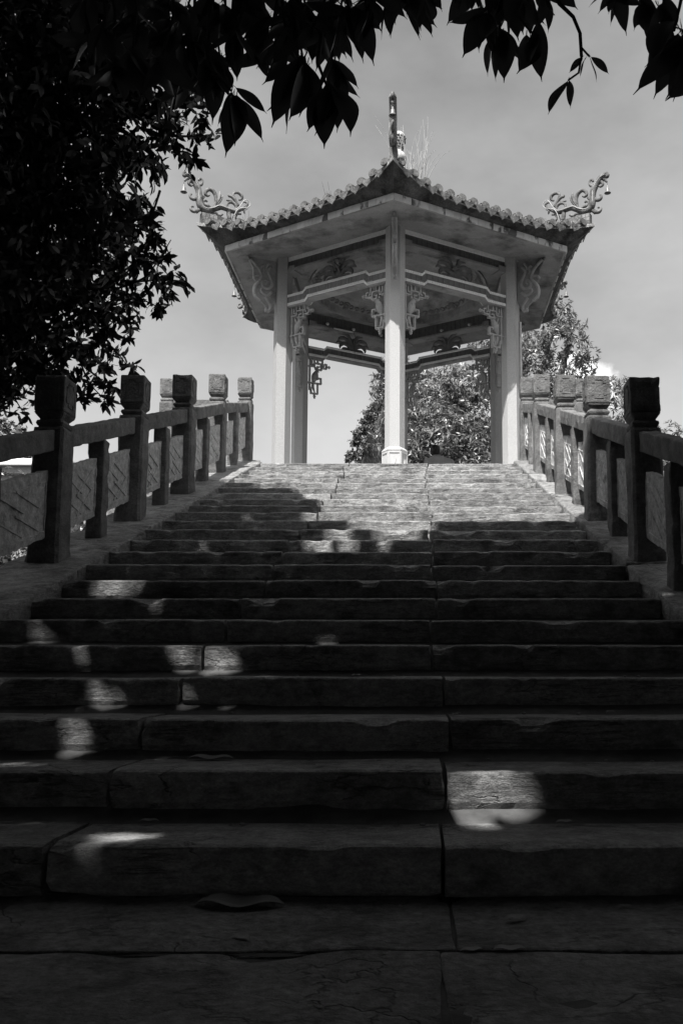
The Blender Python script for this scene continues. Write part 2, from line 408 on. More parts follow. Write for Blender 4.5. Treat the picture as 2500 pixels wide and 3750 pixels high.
def carved_frame(mb, fx, w, h, zc, t=0.0035):
    """notched square border cut in a face; fx(u, v, d) maps to 3D"""
    n = 0.026; bw_ = 0.005
    for s_ in (1.0,):
        W2, H2 = w*s_, h*s_
        segs = [((-W2+n, H2), (W2-n, H2)), ((W2-n, H2), (W2-n, H2-n)), ((W2-n, H2-n), (W2, H2-n)), ((W2, H2-n), (W2, -H2+n)),
                ((W2, -H2+n), (W2-n, -H2+n)), ((W2-n, -H2+n), (W2-n, -H2)), ((W2-n, -H2), (-W2+n, -H2)), ((-W2+n, -H2), (-W2+n, -H2+n)),
                ((-W2+n, -H2+n), (-W2, -H2+n)), ((-W2, -H2+n), (-W2, H2-n)), ((-W2, H2-n), (-W2+n, H2-n)), ((-W2+n, H2-n), (-W2+n, H2))]
        for (a, b), (c, d) in segs:
            u0, u1 = min(a, c)-bw_/2, max(a, c)+bw_/2; v0, v1 = min(b, d)-bw_/2, max(b, d)+bw_/2
            mb.box(u0, u1, v0, v1, -0.004, t, fn=lambda p: fx(p[0], p[1]+zc, p[2]))
def make_post(par, x, y, z, seed, tall=0.0):
    rr = random.Random(seed)
    mb = MB()
    rings = []
    for r in POST:
        q = []
        for (a, b, c) in r:
            P = Vector((a*3+seed*5, b*3, c)); e = fbm(P, 5, 3)*0.006
            if c < 0.09: e += 0.012*max(0, fbm(P+Vector((3, 3, 3)), 7, 2)+.2)
            s_ = 1+e/0.1
            q.append((a*s_, b*s_, c))
        rings.append(q)
    mb.loft(rings)
    p = mb.build('post', M['granite'], par, loc=(x, y, z)); p.rotation_euler = (rr.uniform(-.008, .008), rr.uniform(-.008, .008), rr.uniform(-.03, .03))
    cb = MB(); cb.rbox(-.1, .1, -.1, .1, .9785, 1.217, b=0.011, seg=0.03, amp=0.002, sc=9, chip=0.009, fn=lambda v: (v[0]+seed*3, v[1], v[2]))
    cb.v = [(a-seed*3, b, c) for a, b, c in cb.v]
    zc = 1.10
    for sgn in (-1, 1):
        carved_frame(cb, lambda u, v, d: (u, sgn*(0.1+d), v), 0.062, 0.078, zc)
        carved_frame(cb, lambda u, v, d: (sgn*(0.1+d), u, v), 0.062, 0.078, zc)
    cb.build('post_cap', M['granite'], p)
    return p
def rail_piece(par, xm, ya, yb, za, zb, hw=0.062, h0=-0.14, h1=0.0, side=1):
    """a length of rail between two posts, height measured from straight line za..zb of its top"""
    mb = MB(); L_ = yb-ya
    f = lambda v: (v[0], v[1], v[2]+za+(zb-za)*(v[1]-ya)/L_)
    mb.rbox(xm-hw, xm+hw, ya, yb, h0, h1, b=0.012, seg=0.06, amp=0.004, sc=9, chip=0.010, fn=f)
    o = mb.build('rail', M['granite'], par); return o
def panel(par, xm, ya, yb, side, seed):
    """carved slab standing between a post and a baluster; side = +1 when the carved face seen is towards +x"""
    rr = random.Random(seed)
    mb = MB(); e = 0.02; B, T = 0.145, 0.585
    f = lambda v: (v[0], v[1], v[2]+nos(v[1])+e)
    mb.rbox(xm-.028, xm+.028, ya, yb, B, T, b=0.006, seg=0.04, amp=0.006, sc=16, fn=f, chip=.008)
    xs = xm+side*0.028
    def strip(y0, h0, y1, h1, w, t):
        d = Vector((y1-y0, h1-h0)); n = Vector((-d.y, d.x)).normalized()*w/2
        vs = []
        for tt in (-0.004, t):
            for (yy, hh) in ((y0+n.x, h0+n.y), (y1+n.x, h1+n.y), (y1-n.x, h1-n.y), (y0-n.x, h0-n.y)):
                vs.append((xs+side*tt, yy, nos(yy)+e+hh))
        mb.add(vs, [(0, 1, 2, 3), (7, 6, 5, 4), (0, 4, 5, 1), (1, 5, 6, 2), (2, 6, 7, 3), (3, 7, 4, 0)])
    m_ = 0.035
    a0, a1, b0, b1 = ya+m_, yb-m_, B+0.05, T-0.07
    for w, t in ((0.009, 0.005),):
        strip(a0, b0, a1, b0, w, t); strip(a0, b1, a1, b1, w, t); strip(a0, b0, a0, b1, w, t); strip(a1, b0, a1, b1, w, t)
    # lattice of slanting reeds, broken here and there
    n = 3
    for q in range(-1, n+1):
        u0 = a0+(a1-a0)*(q+0.1)/n; dy_ = (a1-a0)*0.5; dh = (b1-b0)*0.45
        for hb in (b0+0.02, b0+(b1-b0)*0.52):
            for sg in (1, -1):
                if sg == -side and rr.random() < .8: continue
                y0_, y1_ = (u0, u0+sg*dy_) if sg > 0 else (u0+dy_, u0)
                h0_, h1_ = hb+dh, hb
                if min(y0_, y1_) < a0 or max(y0_, y1_) > a1: 
                    continue
                strip(y0_, h0_, y1_, h1_, 0.011, rr.uniform(.005, .010))
    mb.build('carved_panel', M['panel'], par)
def balustrade(name, side, label, PX, Ys, xin, xout):
    """side +1: left balustrade, seen face towards +x; -1: right one"""
    root = empty(name, (xin, Ys[0], nos(Ys[0]))); tag(root, label, 'balustrade')
    inv = root.matrix_basis.inverted() if False else Matrix.Translation(-Vector(root.location))
    made = []
    class Par: pass
    for i, (x, y) in enumerate(zip(PX, Ys)):
        zb_ = nos(y)+0.02 if y < 11.6 else 3.495
        p = make_post(root, x, y+0.1, zb_, i+3+(side > 0)*20)
        made.append((x, y+0.1, zb_))
    for i in range(len(made)-1):
        (xa, ya, za), (xb, yb, zb_) = made[i], made[i+1]
        xm = (xa+xb)/2
        top = lambda y: nos(y)+0.872
        rail_piece(root, xm, ya+.098, yb-.098, top(ya+.098), top(yb-.098) if yb < 11.6 else zb_+.872-.03)
        ym = (ya+yb)/2
        mb = MB()
        f = lambda v: (v[0], v[1], v[2] if v[2] < 100 else v[2])
        mb.rbox(xm-.062+side*0.012, xm+.062+side*0.012, ym-.065, ym+.065, nos(ym)-.02, nos(ym)+0.74-.01, b=0.012, seg=0.05, amp=0.006, sc=8, chip=0.012)
        mb.build('baluster', M['granite'], root)
        panel(root, xm, ya+.10, ym-.066, side, i*2+side); panel(root, xm, ym+.066, yb-.10, side, i*2+1+side)
    # curb stones under it
    y = 2.55; i = 0
    while y < YTOP-0.1:
        L_ = rnd.uniform(1.35, 1.7); y2 = min(y+L_, YTOP+0.33)
        if YTOP+.33-y2 < .5: y2 = YTOP+0.33
        mb = MB(); dz = rnd.uniform(-.008, .006); dx = rnd.uniform(-.008, .008)
        def f(v, dz=dz, dx=dx):
            fl = max(0.0, v[2]-(-0.02))
            z = v[2]+min(nos(v[1]), 3.42)+0.012+dz
            return (v[0]+dx, v[1], z)
        mb.rbox(min(xin, xout), max(xin, xout), y+.005, y2-.005, -.30, 0.0, b=0.016, seg=0.055, amp=0.009, sc=5, chip=0.022, fn=f)
        mb.build('curb_stone', M['step'], root)
        y = y2; i += 1
    for o in root.children: o.matrix_parent_inverse = inv
    return root, made
PY = [4.05, 5.55, 7.07, 8.60, 10.33, 12.0]
bl, postL = balustrade('stair_balustrade', 1, 'carved stone balustrade climbing along the left side of the stairs', [-2.40, -2.385, -2.362, -2.352, -2.42, -2.41], [3.80]+PY[1:], -2.085, -2.62)
br, postR = balustrade('stair_balustrade', -1, 'carved stone balustrade climbing along the right side of the stairs', [1.50, 1.50, 1.508, 1.505, 1.53, 1.56], PY, 1.335, 1.80)
for root, x0, x1, sx in ((bl, -2.66, -2.16, -1), (br, 1.42, 1.80, 1)):
    mb = MB(); mb.rbox(x0, x1, 11.93, 12.4, ZTOP-.03, 3.497, b=.015, seg=.06, amp=.008, chip=.015, sc=6)
    o = mb.build('plinth_stone', M['step'], root); o.matrix_parent_inverse = Matrix.Translation(-Vector(root.location))
# short balustrades along the terrace edge, running away from the head of the stairs
def terrace_rail(label, x0, x1, sgn):
    root = empty('terrace_balustrade', (x0, 12.1, ZTOP)); tag(root, label, 'balustrade')
    inv = Matrix.Translation(-Vector(root.location))
    xe = x1
    p = make_post(root, xe, 12.15, 3.495, 50+sgn)
    mb = MB()
    mb.rbox(min(x0, x1)+.1*(sgn > 0), max(x0, x1)-.1*(sgn < 0), 12.08, 12.20, 4.27, 4.41, b=.012, seg=.06, amp=.004, chip=.01, sc=9); mb.build('rail', M['granite'], root)
    mb = MB(); mb.rbox(min(x0, x1)-.1, max(x0, x1)+.1, 11.95, 12.35, ZTOP-.03, 3.50, b=.015, seg=.08, amp=.008, chip=.02, sc=6); mb.build('curb_stone', M['step'], root)
    mb = MB(); mb.rbox(min(x0, x1)+.12, max(x0, x1)-.12, 12.11, 12.17, 3.66, 4.10, b=.006, seg=.06, amp=.005, sc=12); mb.build('carved_panel', M['panel'], root)
    for q in (0.5,):
        xm = x0+(x1-x0)*q
        mb = MB(); mb.rbox(xm-.06, xm+.06, 12.07, 12.21, 3.49, 4.275, b=.012, seg=.05, amp=.006, sc=8); mb.build('baluster', M['granite'], root)
    for o in root.children: o.matrix_parent_inverse = inv
terrace_rail('short stone balustrade on the terrace left of the stair head, ending in a lone post', -2.56, -3.52, -1)
terrace_rail('short stone balustrade right of the stair head, half hidden behind the sunlit posts', 1.70, 2.35, 1)
# ------------------------------------------------------------------ pavilion
PC = Vector((-0.3214, 15.0)); PR = 2.158; ER = 3.153; ZF = ZTOP; ZB = 6.506; ZS = 7.36; ZE = 7.267
pav = empty('hexagonal_pavilion', (PC.x, PC.y, ZF)); tag(pav, 'open six-columned pavilion with upturned tiled roof at the top of the stairs', 'pavilion')
PINV = Matrix.Translation(-Vector(pav.location))
def pp(o):
    o.parent = pav; o.matrix_parent_inverse = PINV; return o
def dirv(i): a = i*math.pi/3; return Vector((math.sin(a), -math.cos(a)))
def cpos(i, r): d = dirv(i); return Vector((PC.x+d.x*r, PC.y+d.y*r))
def hexring(c, r, z, off=30):
    return [(c[0]+r*math.sin(math.radians(off+60*k)), c[1]-r*math.cos(math.radians(off+60*k)), z) for k in range(6)]
# columns and pedestals
for i in range(6):
    c = cpos(i, PR)
    mb = MB(); mb.loft([hexring((0, 0), .150, z) for z in np.linspace(ZF, 7.42, 12)])
    col = pp(mb.build('column', M['column'], loc=(c.x, c.y, 0)))
    pd = MB(); lv = [(ZF-.02, .200), (ZF+.07, .200), (ZF+.08, .188), (ZF+.465, .188), (ZF+.475, .197), (ZF+.49, .197), (ZF+.53, .155)]
    pd.loft([hexring((0, 0), r, z) for z, r in lv])
    for k in range(6):      # raised frame round each face and a small relief in it
        a = math.radians(60*k); n = Vector((math.sin(a), -math.cos(a))); t = Vector((math.cos(a), math.sin(a))); ap = .188*math.cos(math.pi/6)
        fx = lambda v, n=n, t=t, ap=ap: (n.x*(ap+v[1])+t.x*v[0], n.y*(ap+v[1])+t.y*v[0], v[2])
        s_ = .188/2
        for b_ in ((-s_+.004, -s_+.020, ZF+.085, ZF+.46), (s_-.020, s_-.004, ZF+.085, ZF+.46), (-s_+.02, s_-.02, ZF+.435, ZF+.46), (-s_+.02, s_-.02, ZF+.085, ZF+.11)):
            pd.box(b_[0], b_[1], -.003, .010, b_[2], b_[3], fn=fx)
        q = lambda u, z: fx((u, .004, ZF+z))
        pd.tube([q(-.03, .16), q(-.02, .24), q(.01, .29), q(.02, .35)], [.012, .016, .010, .003], 6)
        pd.tube([q(.03, .17), q(.02, .25), q(-.01, .27)], [.008, .012, .006], 6)
    o = pd.build('pedestal', M['white'], col)
# beams
def side_frame(i):
    """origin at column i, x along the chord towards column i+1, y outwards"""
    a = cpos(i, PR); b = cpos(i+1, PR); t = (b-a).normalized(); n = Vector((t.y, -t.x))
    mid = (a+b)/2-PC
    if n.dot(mid) < 0: n = -n
    return a, t, n
def sfn(i):
    a, t, n = side_frame(i)
    return lambda u, w, z: (a.x+t.x*u+n.x*w, a.y+t.y*u+n.y*w, z)
S1, S2 = 0.462, 0.520           # where the beam steps up
def beam_poly(z0, z1, st=0.062):
    U0, U1 = 0.125, PR-0.125
    return [(U0, z0), (S1, z0), (S2, z0+st), (PR-S2, z0+st), (PR-S1, z0), (U1, z0), (U1, z1), (PR-S1-.03, z1), (PR-S2-.03, z1+st), (S2+.03-.06, z1+st), (S1+.03-.06, z1), (U0, z1)]
def stepped(mb, i, z0, z1, w0, w1, st=0.062, d0=0.0, d1=0.0):
    f = sfn(i); U0, U1 = 0.125, PR-0.125
    us = [U0, S1+d0, S2+d0, PR-S2-d0, PR-S1-d0, U1]; hz = [0, 0, st, st, 0, 0]
    vs = []; fs = []
    for u, h in zip(us, hz):
        vs += [f(u, w0, z0+h), f(u, w1, z0+h), f(u, w1, z1+h), f(u, w0, z1+h)]
    for k in range(5):
        for j in range(4):
            j2 = (j+1) % 4; fs.append((k*4+j, k*4+j2, (k+1)*4+j2, (k+1)*4+j))
    fs += [(3, 2, 1, 0), (20, 21, 22, 23)]
    mb.add(vs, fs)
for i in range(6):
    mb = MB(); stepped(mb, i, ZB, ZB+.205, -.095, .052); bm_ = pp(mb.build('lower_beam', M['plaster']))
    for sg in (1, -1):
        face = .052 if sg > 0 else -.095
        w0, w1 = (face, face+.012) if sg > 0 else (face-.012, face)
        d = MB(); stepped(d, i, ZB+.022, ZB+.064, w0, w1, d0=.02); d.build('white_tile_strip', M['diamond'], bm_)
        # each strip carries a row of small pyramids
        f = sfn(i); d = MB(); n = 44
        for (zb0, dd) in ((ZB+.022, .02), (ZB+.165, -.02)):
            for q in range(n):
                u = .14+(PR-.28)*(q+.5)/n; hw = (PR-.28)/n/2*.96
                h = 0 if (u < S1+dd or u > PR-S1-dd) else (.062 if S2+dd < u < PR-S2-dd else None)
                if h is None: continue
                wz = face+sg*.0125
                d.add([f(u-hw, wz, zb0+h+.002), f(u+hw, wz, zb0+h+.002), f(u+hw, wz, zb0+h+.040), f(u-hw, wz, zb0+h+.040), f(u, wz+sg*.012, zb0+h+.021)],
                      [(0, 1, 4), (1, 2, 4), (2, 3, 4), (3, 0, 4)])
        o = d.build('pyramid_studs', M['diamond'], bm_); tag(o, kind='stuff')
        d = MB(); stepped(d, i, ZB+.165, ZB+.207, w0, w1, d0=-.02); d.build('white_tile_strip', M['diamond'], bm_)
        d = MB(); n = 15
        for q in range(n):      # dark tiles between the strips
            u0 = .13+(PR-.26)*q/n+.002; u1 = .13+(PR-.26)*(q+1)/n-.002; um = (u0+u1)/2
            h = 0 if (um < S1 or um > PR-S1) else .062
            if abs(um-S1) < .07: h = .03 if um > S1-.02 else 0
            if abs(um-(PR-S1)) < .07: h = .03 if um < PR-S1+.02 else 0
            wa, wb = sorted((face, face+sg*.006))
            d.box(u0, u1, wa, wb, ZB+.062+h, ZB+.167+h, fn=lambda v: f(*v))
        d.build('dark_tile_band', M['darktile'], bm_)
    f = sfn(i)
    mb = MB(); mb.box(.11, PR-.11, -.12, .03, 7.165, ZS+.02, fn=lambda v: f(*v)); ub = pp(mb.build('upper_beam', M['darktile']))
    mb = MB(); mb.box(.11, PR-.11, -.14, .055, 7.128, 7.163, fn=lambda v: f(*v))
    for a_, b_ in ((.11, .26), (PR-.26, PR-.11)): mb.box(a_, b_, -.15, .066, 7.10, 7.20, fn=lambda v: f(*v))
    mb.build('beam_ledge', M['plaster'], ub)
    mb = MB(); mb.box(.11, PR-.11, .03, .048, 7.295, ZS+.01, fn=lambda v: f(*v)); mb.build('white_tile_strip', M['diamond'], ub)
    # leafy crest standing on the middle of the lower beam
    mb = MB(); zc = ZB+.262; um = PR/2
    def blade(pts, rs, w=-.02): mb.tube([f(um+a, w, zc+b) for a, b in smooth_curve(pts, 4)], [r[0] for r in smooth_curve([(r, 0) for r in rs], 4)], 7, squash=.45, up=f(0, 1, 0) and Vector((side_frame(i)[2].x, side_frame(i)[2].y, 0)))
    for sg in (-1, 1):
        blade([(0, .03), (sg*.10, .14), (sg*.20, .16), (sg*.27, .10), (sg*.26, .05)], [.03, .045, .04, .03, .01])
        blade([(0, .05), (sg*.08, .20), (sg*.18, .27), (sg*.28, .25), (sg*.31, .21)], [.03, .04, .04, .03, .008])
        blade([(0, .08), (sg*.04, .22), (sg*.10, .33), (sg*.18, .36), (sg*.22, .35)], [.03, .035, .035, .025, .008])
        blade([(0, .0), (sg*.10, .05), (sg*.20, .06), (sg*.24, .01)], [.03, .04, .03, .01])
        blade([(sg*.2, .16), (sg*.3, .19), (sg*.35, .15)], [.02, .025, .006])
    for q in range(14):
        a_ = rnd.uniform(-.07, .07); b_ = rnd.uniform(.16, .34); mb.ball(f(um+a_, .02, zc+b_), .026, .026, .026, 8, 5)
    o = pp(mb.build('leaf_crest', M['carve_dark'], smooth=True))
# fretwork corner brackets with a perched bird
BARS = [[(.184, 6.50), (.184, 5.90)], [(.168, 6.357), (.278, 6.357), (.278, 6.50)], [(.225, 6.47), (.226, 6.395), (.25, 6.39)],
        [(.283, 6.427), (.415, 6.424), (.421, 6.308), (.336, 6.308), (.333, 6.36), (.373, 6.362)], [(.421, 6.352), (.524, 6.352), (.524, 6.43)],
        [(.345, 6.427), (.345, 6.50)], [(.442, 6.50), (.444, 6.40), (.47, 6.385)], [(.522, 6.39), (.585, 6.391)],
        [(.150, 6.028), (.415, 6.033), (.412, 6.136), (.352, 6.138), (.352, 6.12)], [(.347, 6.028), (.347, 5.829), (.216, 5.826), (.206, 5.918), (.185, 5.95)],
        [(.279, 5.815), (.283, 5.765)], [(.52, 6.43), (.49, 6.435)]]
def bracket(i, end):
    f0 = sfn(i); f = (lambda u, w, z: f0(u, w, z)) if end == 0 else (lambda u, w, z: f0(PR-u, w, z))
    mb = MB(); hw = .0105
    for ln in BARS:
        for (a, b), (c, d) in zip(ln[:-1], ln[1:]):
            dx, dz = c-a, d-b; L_ = math.hypot(dx, dz); tx, tz = dx/L_, dz/L_
            a2, b2, c2, d2 = a-tx*hw, b-tz*hw, c+tx*hw, d+tz*hw
            P = [(a2-tz*hw, b2+tx*hw), (c2-tz*hw, d2+tx*hw), (c2+tz*hw, d2-tx*hw), (a2+tz*hw, b2-tx*hw)]
            w_ = .030+rnd.uniform(-.002, .002)
            mb.prism(P, lambda u, z, t: f(u, t, z), -w_-.02, w_-.02)
    for (u, z, r) in ((.592, 6.391, .020), (.585, 6.415, .011), (.585, 6.367, .011), (.287, 5.748, .022), (.265, 5.775, .011), (.308, 5.78, .011)):
        mb.ball(f(u, -.02, z), r, r, r, 8, 6)
    o = pp(mb.build('fretwork_bracket', M['carve']))
    b = MB()
    side = side_frame(i)[2]; up = Vector((side.x, side.y, 0))
    def lim(pts, rs, sq=.75): 
        cv = smooth_curve([(p[0], p[1], r) for p, r in zip(pts, rs)], 4)
        b.tube([f(p[0], -.02, p[1]) for p in cv], [p[2] for p in cv], 10, squash=sq, up=up)
    lim([(.318, 6.325), (.325, 6.285), (.316, 6.25), (.300, 6.20), (.287, 6.15), (.268, 6.09), (.250, 6.035)], [.012, .030, .040, .062, .066, .048, .018])
    lim([(.335, 6.285), (.362, 6.272), (.374, 6.248)], [.016, .012, .003])
    lim([(.30, 6.34), (.288, 6.36), (.30, 6.30)], [.004, .013, .02])
    lim([(.258, 6.04), (.250, 5.98), (.262, 5.92), (.292, 5.845)], [.024, .028, .024, .010], .6)
    lim([(.255, 6.12), (.262, 6.06), (.25, 6.0)], [.03, .034, .006], .9)
    b.build('bird', M['carve'], o, smooth=True)
for i in range(6):
    bracket(i, 0); bracket(i, 1)
# carved brackets under the eaves, standing out from each column
EB = [(.14, 7.30), (.63, 7.275), (.585, 7.20), (.530, 7.10), (.528, 6.93), (.45, 6.86), (.520, 6.74), (.49, 6.64), (.40, 6.57), (.325, 6.51), (.307, 6.41), (.25, 6.42), (.196, 6.48), (.14, 6.60)]
ES = [[(2.748, 7.236, 0.026), (2.674, 7.18, 0.029), (2.613, 7.121, 0.029), (2.567, 7.043, 0.029), (2.557, 6.941, 0.029), (2.637, 6.834, 0.029), (2.664, 6.739, 0.026), (2.647, 6.64, 0.023), (2.587, 6.594, 0.02), (2.558, 6.586, 0.017)],
      [(2.39, 7.189, 0.023), (2.441, 7.102, 0.026), (2.401, 7.007, 0.029), (2.362, 6.912, 0.029), (2.398, 6.829, 0.029), (2.472, 6.797, 0.026), (2.533, 6.828, 0.023), (2.534, 6.902, 0.023), (2.475, 6.945, 0.02), (2.445, 6.908, 0.017), (2.481, 6.87, 0.014)],
      [(2.554, 7.15, 0.017), (2.532, 7.177, 0.017), (2.509, 7.146, 0.017), (2.523, 7.083, 0.02), (2.507, 7.042, 0.02)],
      [(2.367, 6.762, 0.026), (2.44, 6.686, 0.026), (2.515, 6.699, 0.023), (2.561, 6.748, 0.02), (2.532, 6.799, 0.014)],
      [(2.484, 6.647, 0.026), (2.423, 6.571, 0.029), (2.392, 6.519, 0.029), (2.406, 6.442, 0.026), (2.465, 6.444, 0.02), (2.451, 6.476, 0.014)],
      [(2.581, 6.995, 0.02), (2.669, 6.974, 0.02), (2.668, 6.93, 0.017)], [(2.42, 7.25, .02), (2.46, 7.19, .02), (2.47, 7.12, .012)]]
mbE = MB()
mbE.prism(EB, lambda a, b, t: (a, t, b), -.020, .020)
mbS = MB()
for st in ES:
    cv = smooth_curve([(a-PR, b, r) for a, b, r in st], 3)
    for sg in (-1, 1):
        mbS.tube([(a, sg*.018, b) for a, b, r in cv], [max(r*1.0, .008) for a, b, r in cv], 7, squash=.8, up=(0, 1, 0))
meE = mbE.mesh('eave_bracket', M['plaster']); meS = mbS.mesh('scroll_relief', M['carve'], smooth=True)
for i in range(6):
    c = cpos(i, PR); d = dirv(i)
    o = pp(link('eave_bracket', meE, loc=(c.x, c.y, 0), rot=(0, 0, math.atan2(d.y, d.x))))
    link('scroll_relief', meS, o)
# soffit: flat ring, from the round ceiling well out to the eaves
mb = MB(); NS = 96
def hexrad(a, R):   # radius of a hexagon with corners at multiples of 60 deg, direction a
    m_ = (a % (math.pi/3))-math.pi/6
    return R*math.cos(math.pi/6)/math.cos(m_)
def P3(a, r, z): return (PC.x+r*math.sin(a), PC.y-r*math.cos(a), z)
rings = []
for R_, z in ((1.57, ZS), (None, ZS), ('e', ZE+.004)):
    rings.append([P3(2*math.pi*k/NS, R_ if isinstance(R_, float) else hexrad(2*math.pi*k/NS, PR+.06 if R_ is None else ER-.002), z) for k in range(NS)])
rings.append([P3(2*math.pi*k/NS, hexrad(2*math.pi*k/NS, ER-.002), ZE+.03) for k in range(NS)])
rings += [[P3(2*math.pi*k/NS, r, z) for k in range(NS)] for r, z in ((1.57, 7.44), )]
vs = [p for r in rings[:3] for p in r]; fs = []
for q in range(2):
    for k in range(NS): k2 = (k+1) % NS; fs.append((q*NS+k, q*NS+k2, (q+1)*NS+k2, (q+1)*NS+k))
mb.add(vs, fs); pp(mb.build('soffit', M['plaster']))
mb = MB(); prof = [(1.57, ZS-.002), (1.57, ZS-.03), (1.53, ZS-.03), (1.52, ZS), (1.50, ZS+.10), (1.32, ZS+.20), (1.30, ZS+.18), (1.27, ZS+.21), (0.8, ZS+.36), (0.05, ZS+.42)]
vs = [P3(2*math.pi*k/NS, r, z) for r, z in prof for k in range(NS)]; fs = [(q*NS+k, q*NS+(k+1) % NS, (q+1)*NS+(k+1) % NS, (q+1)*NS+k) for q in range(len(prof)-1) for k in range(NS)]
fs.append(tuple((len(prof)-1)*NS+k for k in range(NS)))
mb.add(vs, fs); dome = pp(mb.build('round_ceiling', M['plaster'], smooth=False))
mb = MB()
for k in range(72):     # relief frieze of curling clouds round the well
    a = 2*math.pi*k/72; r = 1.43; z = ZS+.135
    big = 1.7 if k % 9 == 0 else 1.0
    mb.tube([P3(a+.03*math.cos(t)*big, r-.03*math.sin(t)*big, z+.02*math.sin(t)*big-.01) for t in np.linspace(0, 5.0, 8)], [.014*big]*8, 5)
    if big > 1: mb.ball(P3(a, r, z-.01), .05, .05, .035, 8, 6)
tag(mb.build('cloud_frieze', M['carve_dark'], dome), kind='stuff')
# small lamps and one tube lamp under the inner beams
for i, us in ((2, (.5, 1.1)), (3, (.55, 1.15, 1.7)), (1, (1.2,))):
    for u in us:
        mb = MB(); f = sfn(i); mb.tube([f(u, -.15, 7.20), f(u, -.19, 7.18)], [.018, .018], 8); mb.ball(f(u, -.215, 7.17), .028, .028, .028, 10, 7)
        pp(mb.build('light_bulb', M['white'], smooth=True))
mb = MB(); f = sfn(3); mb.tube([f(1.55, -.17, 7.13), f(1.15, -.17, 7.13)], .016, 8); pp(mb.build('tube_lamp', M['white']))
mb = MB(); mb.tube([f(1.12, -.16, 7.12), f(1.10, -.20, 7.0), f(1.14, -.22, 6.85), f(1.12, -.2, 6.7)], .004, 5); pp(mb.build('loose_wire', M['hair']))
# fascia: a row of pale tiles on each side
mb = MB()
for z0, z1, r0, r1 in ((ZE, ZE+.1, ER, ER),):
    rg = [[P3(k*math.pi/3, r, z) for k in range(6)] for r, z in ((ER-.05, ZE+.002), (ER-.012, ZE+.002), (ER-.012, ZE+.098), (ER-.05, ZE+.098))]
    mb.add([p for r in rg for p in r], [(q*6+k, q*6+(k+1) % 6, (q+1)*6+(k+1) % 6, (q+1)*6+k) for q in range(3) for k in range(6)])
pp(mb.build('fascia_board', M['plaster']))
TN = 22; tw = ER/TN
mt = MB(); mt.rbox(-tw/2+.0015, tw/2-.0015, -.010, .008, 0, .098, b=.003, seg=.2)
met = mt.mesh('fascia_tile', M['fascia'])
for i in range(6):
    a, b = cpos(i, ER), cpos(i+1, ER); t = (b-a).normalized()
    for q in range(TN):
        p = a+t*(tw*(q+.5)); n = Vector((t.y, -t.x))
        o = pp(link('fascia_tile', met, loc=(p.x+n.x*rnd.uniform(-.001, .002), p.y+n.y*rnd.uniform(-.001, .002), ZE+rnd.uniform(-.001, .001)), rot=(0, 0, math.atan2(t.y, t.x))))
# eave curve: u from -1 to 1 along one side
def eave(i, u, dz=0.0, out=0.0):
    """point on the upturned tile edge of side i"""
    a = abs(u); ap = 2.86+out
    half = ap*math.tan(math.pi/6)
    base = Vector((u*half, ap)); ext = .30*a**5
    d = Vector((u*half, ap)).normalized()
    base = base+d*ext
    z = 7.475+.16*a**3.0+dz
    th = i*math.pi/3+math.pi/6
    n = Vector((math.sin(th), -math.cos(th))); t = Vector((math.cos(th), math.sin(th)))
    p = PC+n*base.y+t*base.x
    return (p.x, p.y, z)
def flat_edge(i, u, r, z):
    ap = r*math.cos(math.pi/6); half = ap*math.tan(math.pi/6); th = i*math.pi/3+math.pi/6
    n = Vector((math.sin(th), -math.cos(th))); t = Vector((math.cos(th), math.sin(th))); p = PC+n*ap+t*(u*half)
    return (p.x, p.y, z)
US = np.sin(np.linspace(-math.pi/2, math.pi/2, 33))
APEX = 9.62
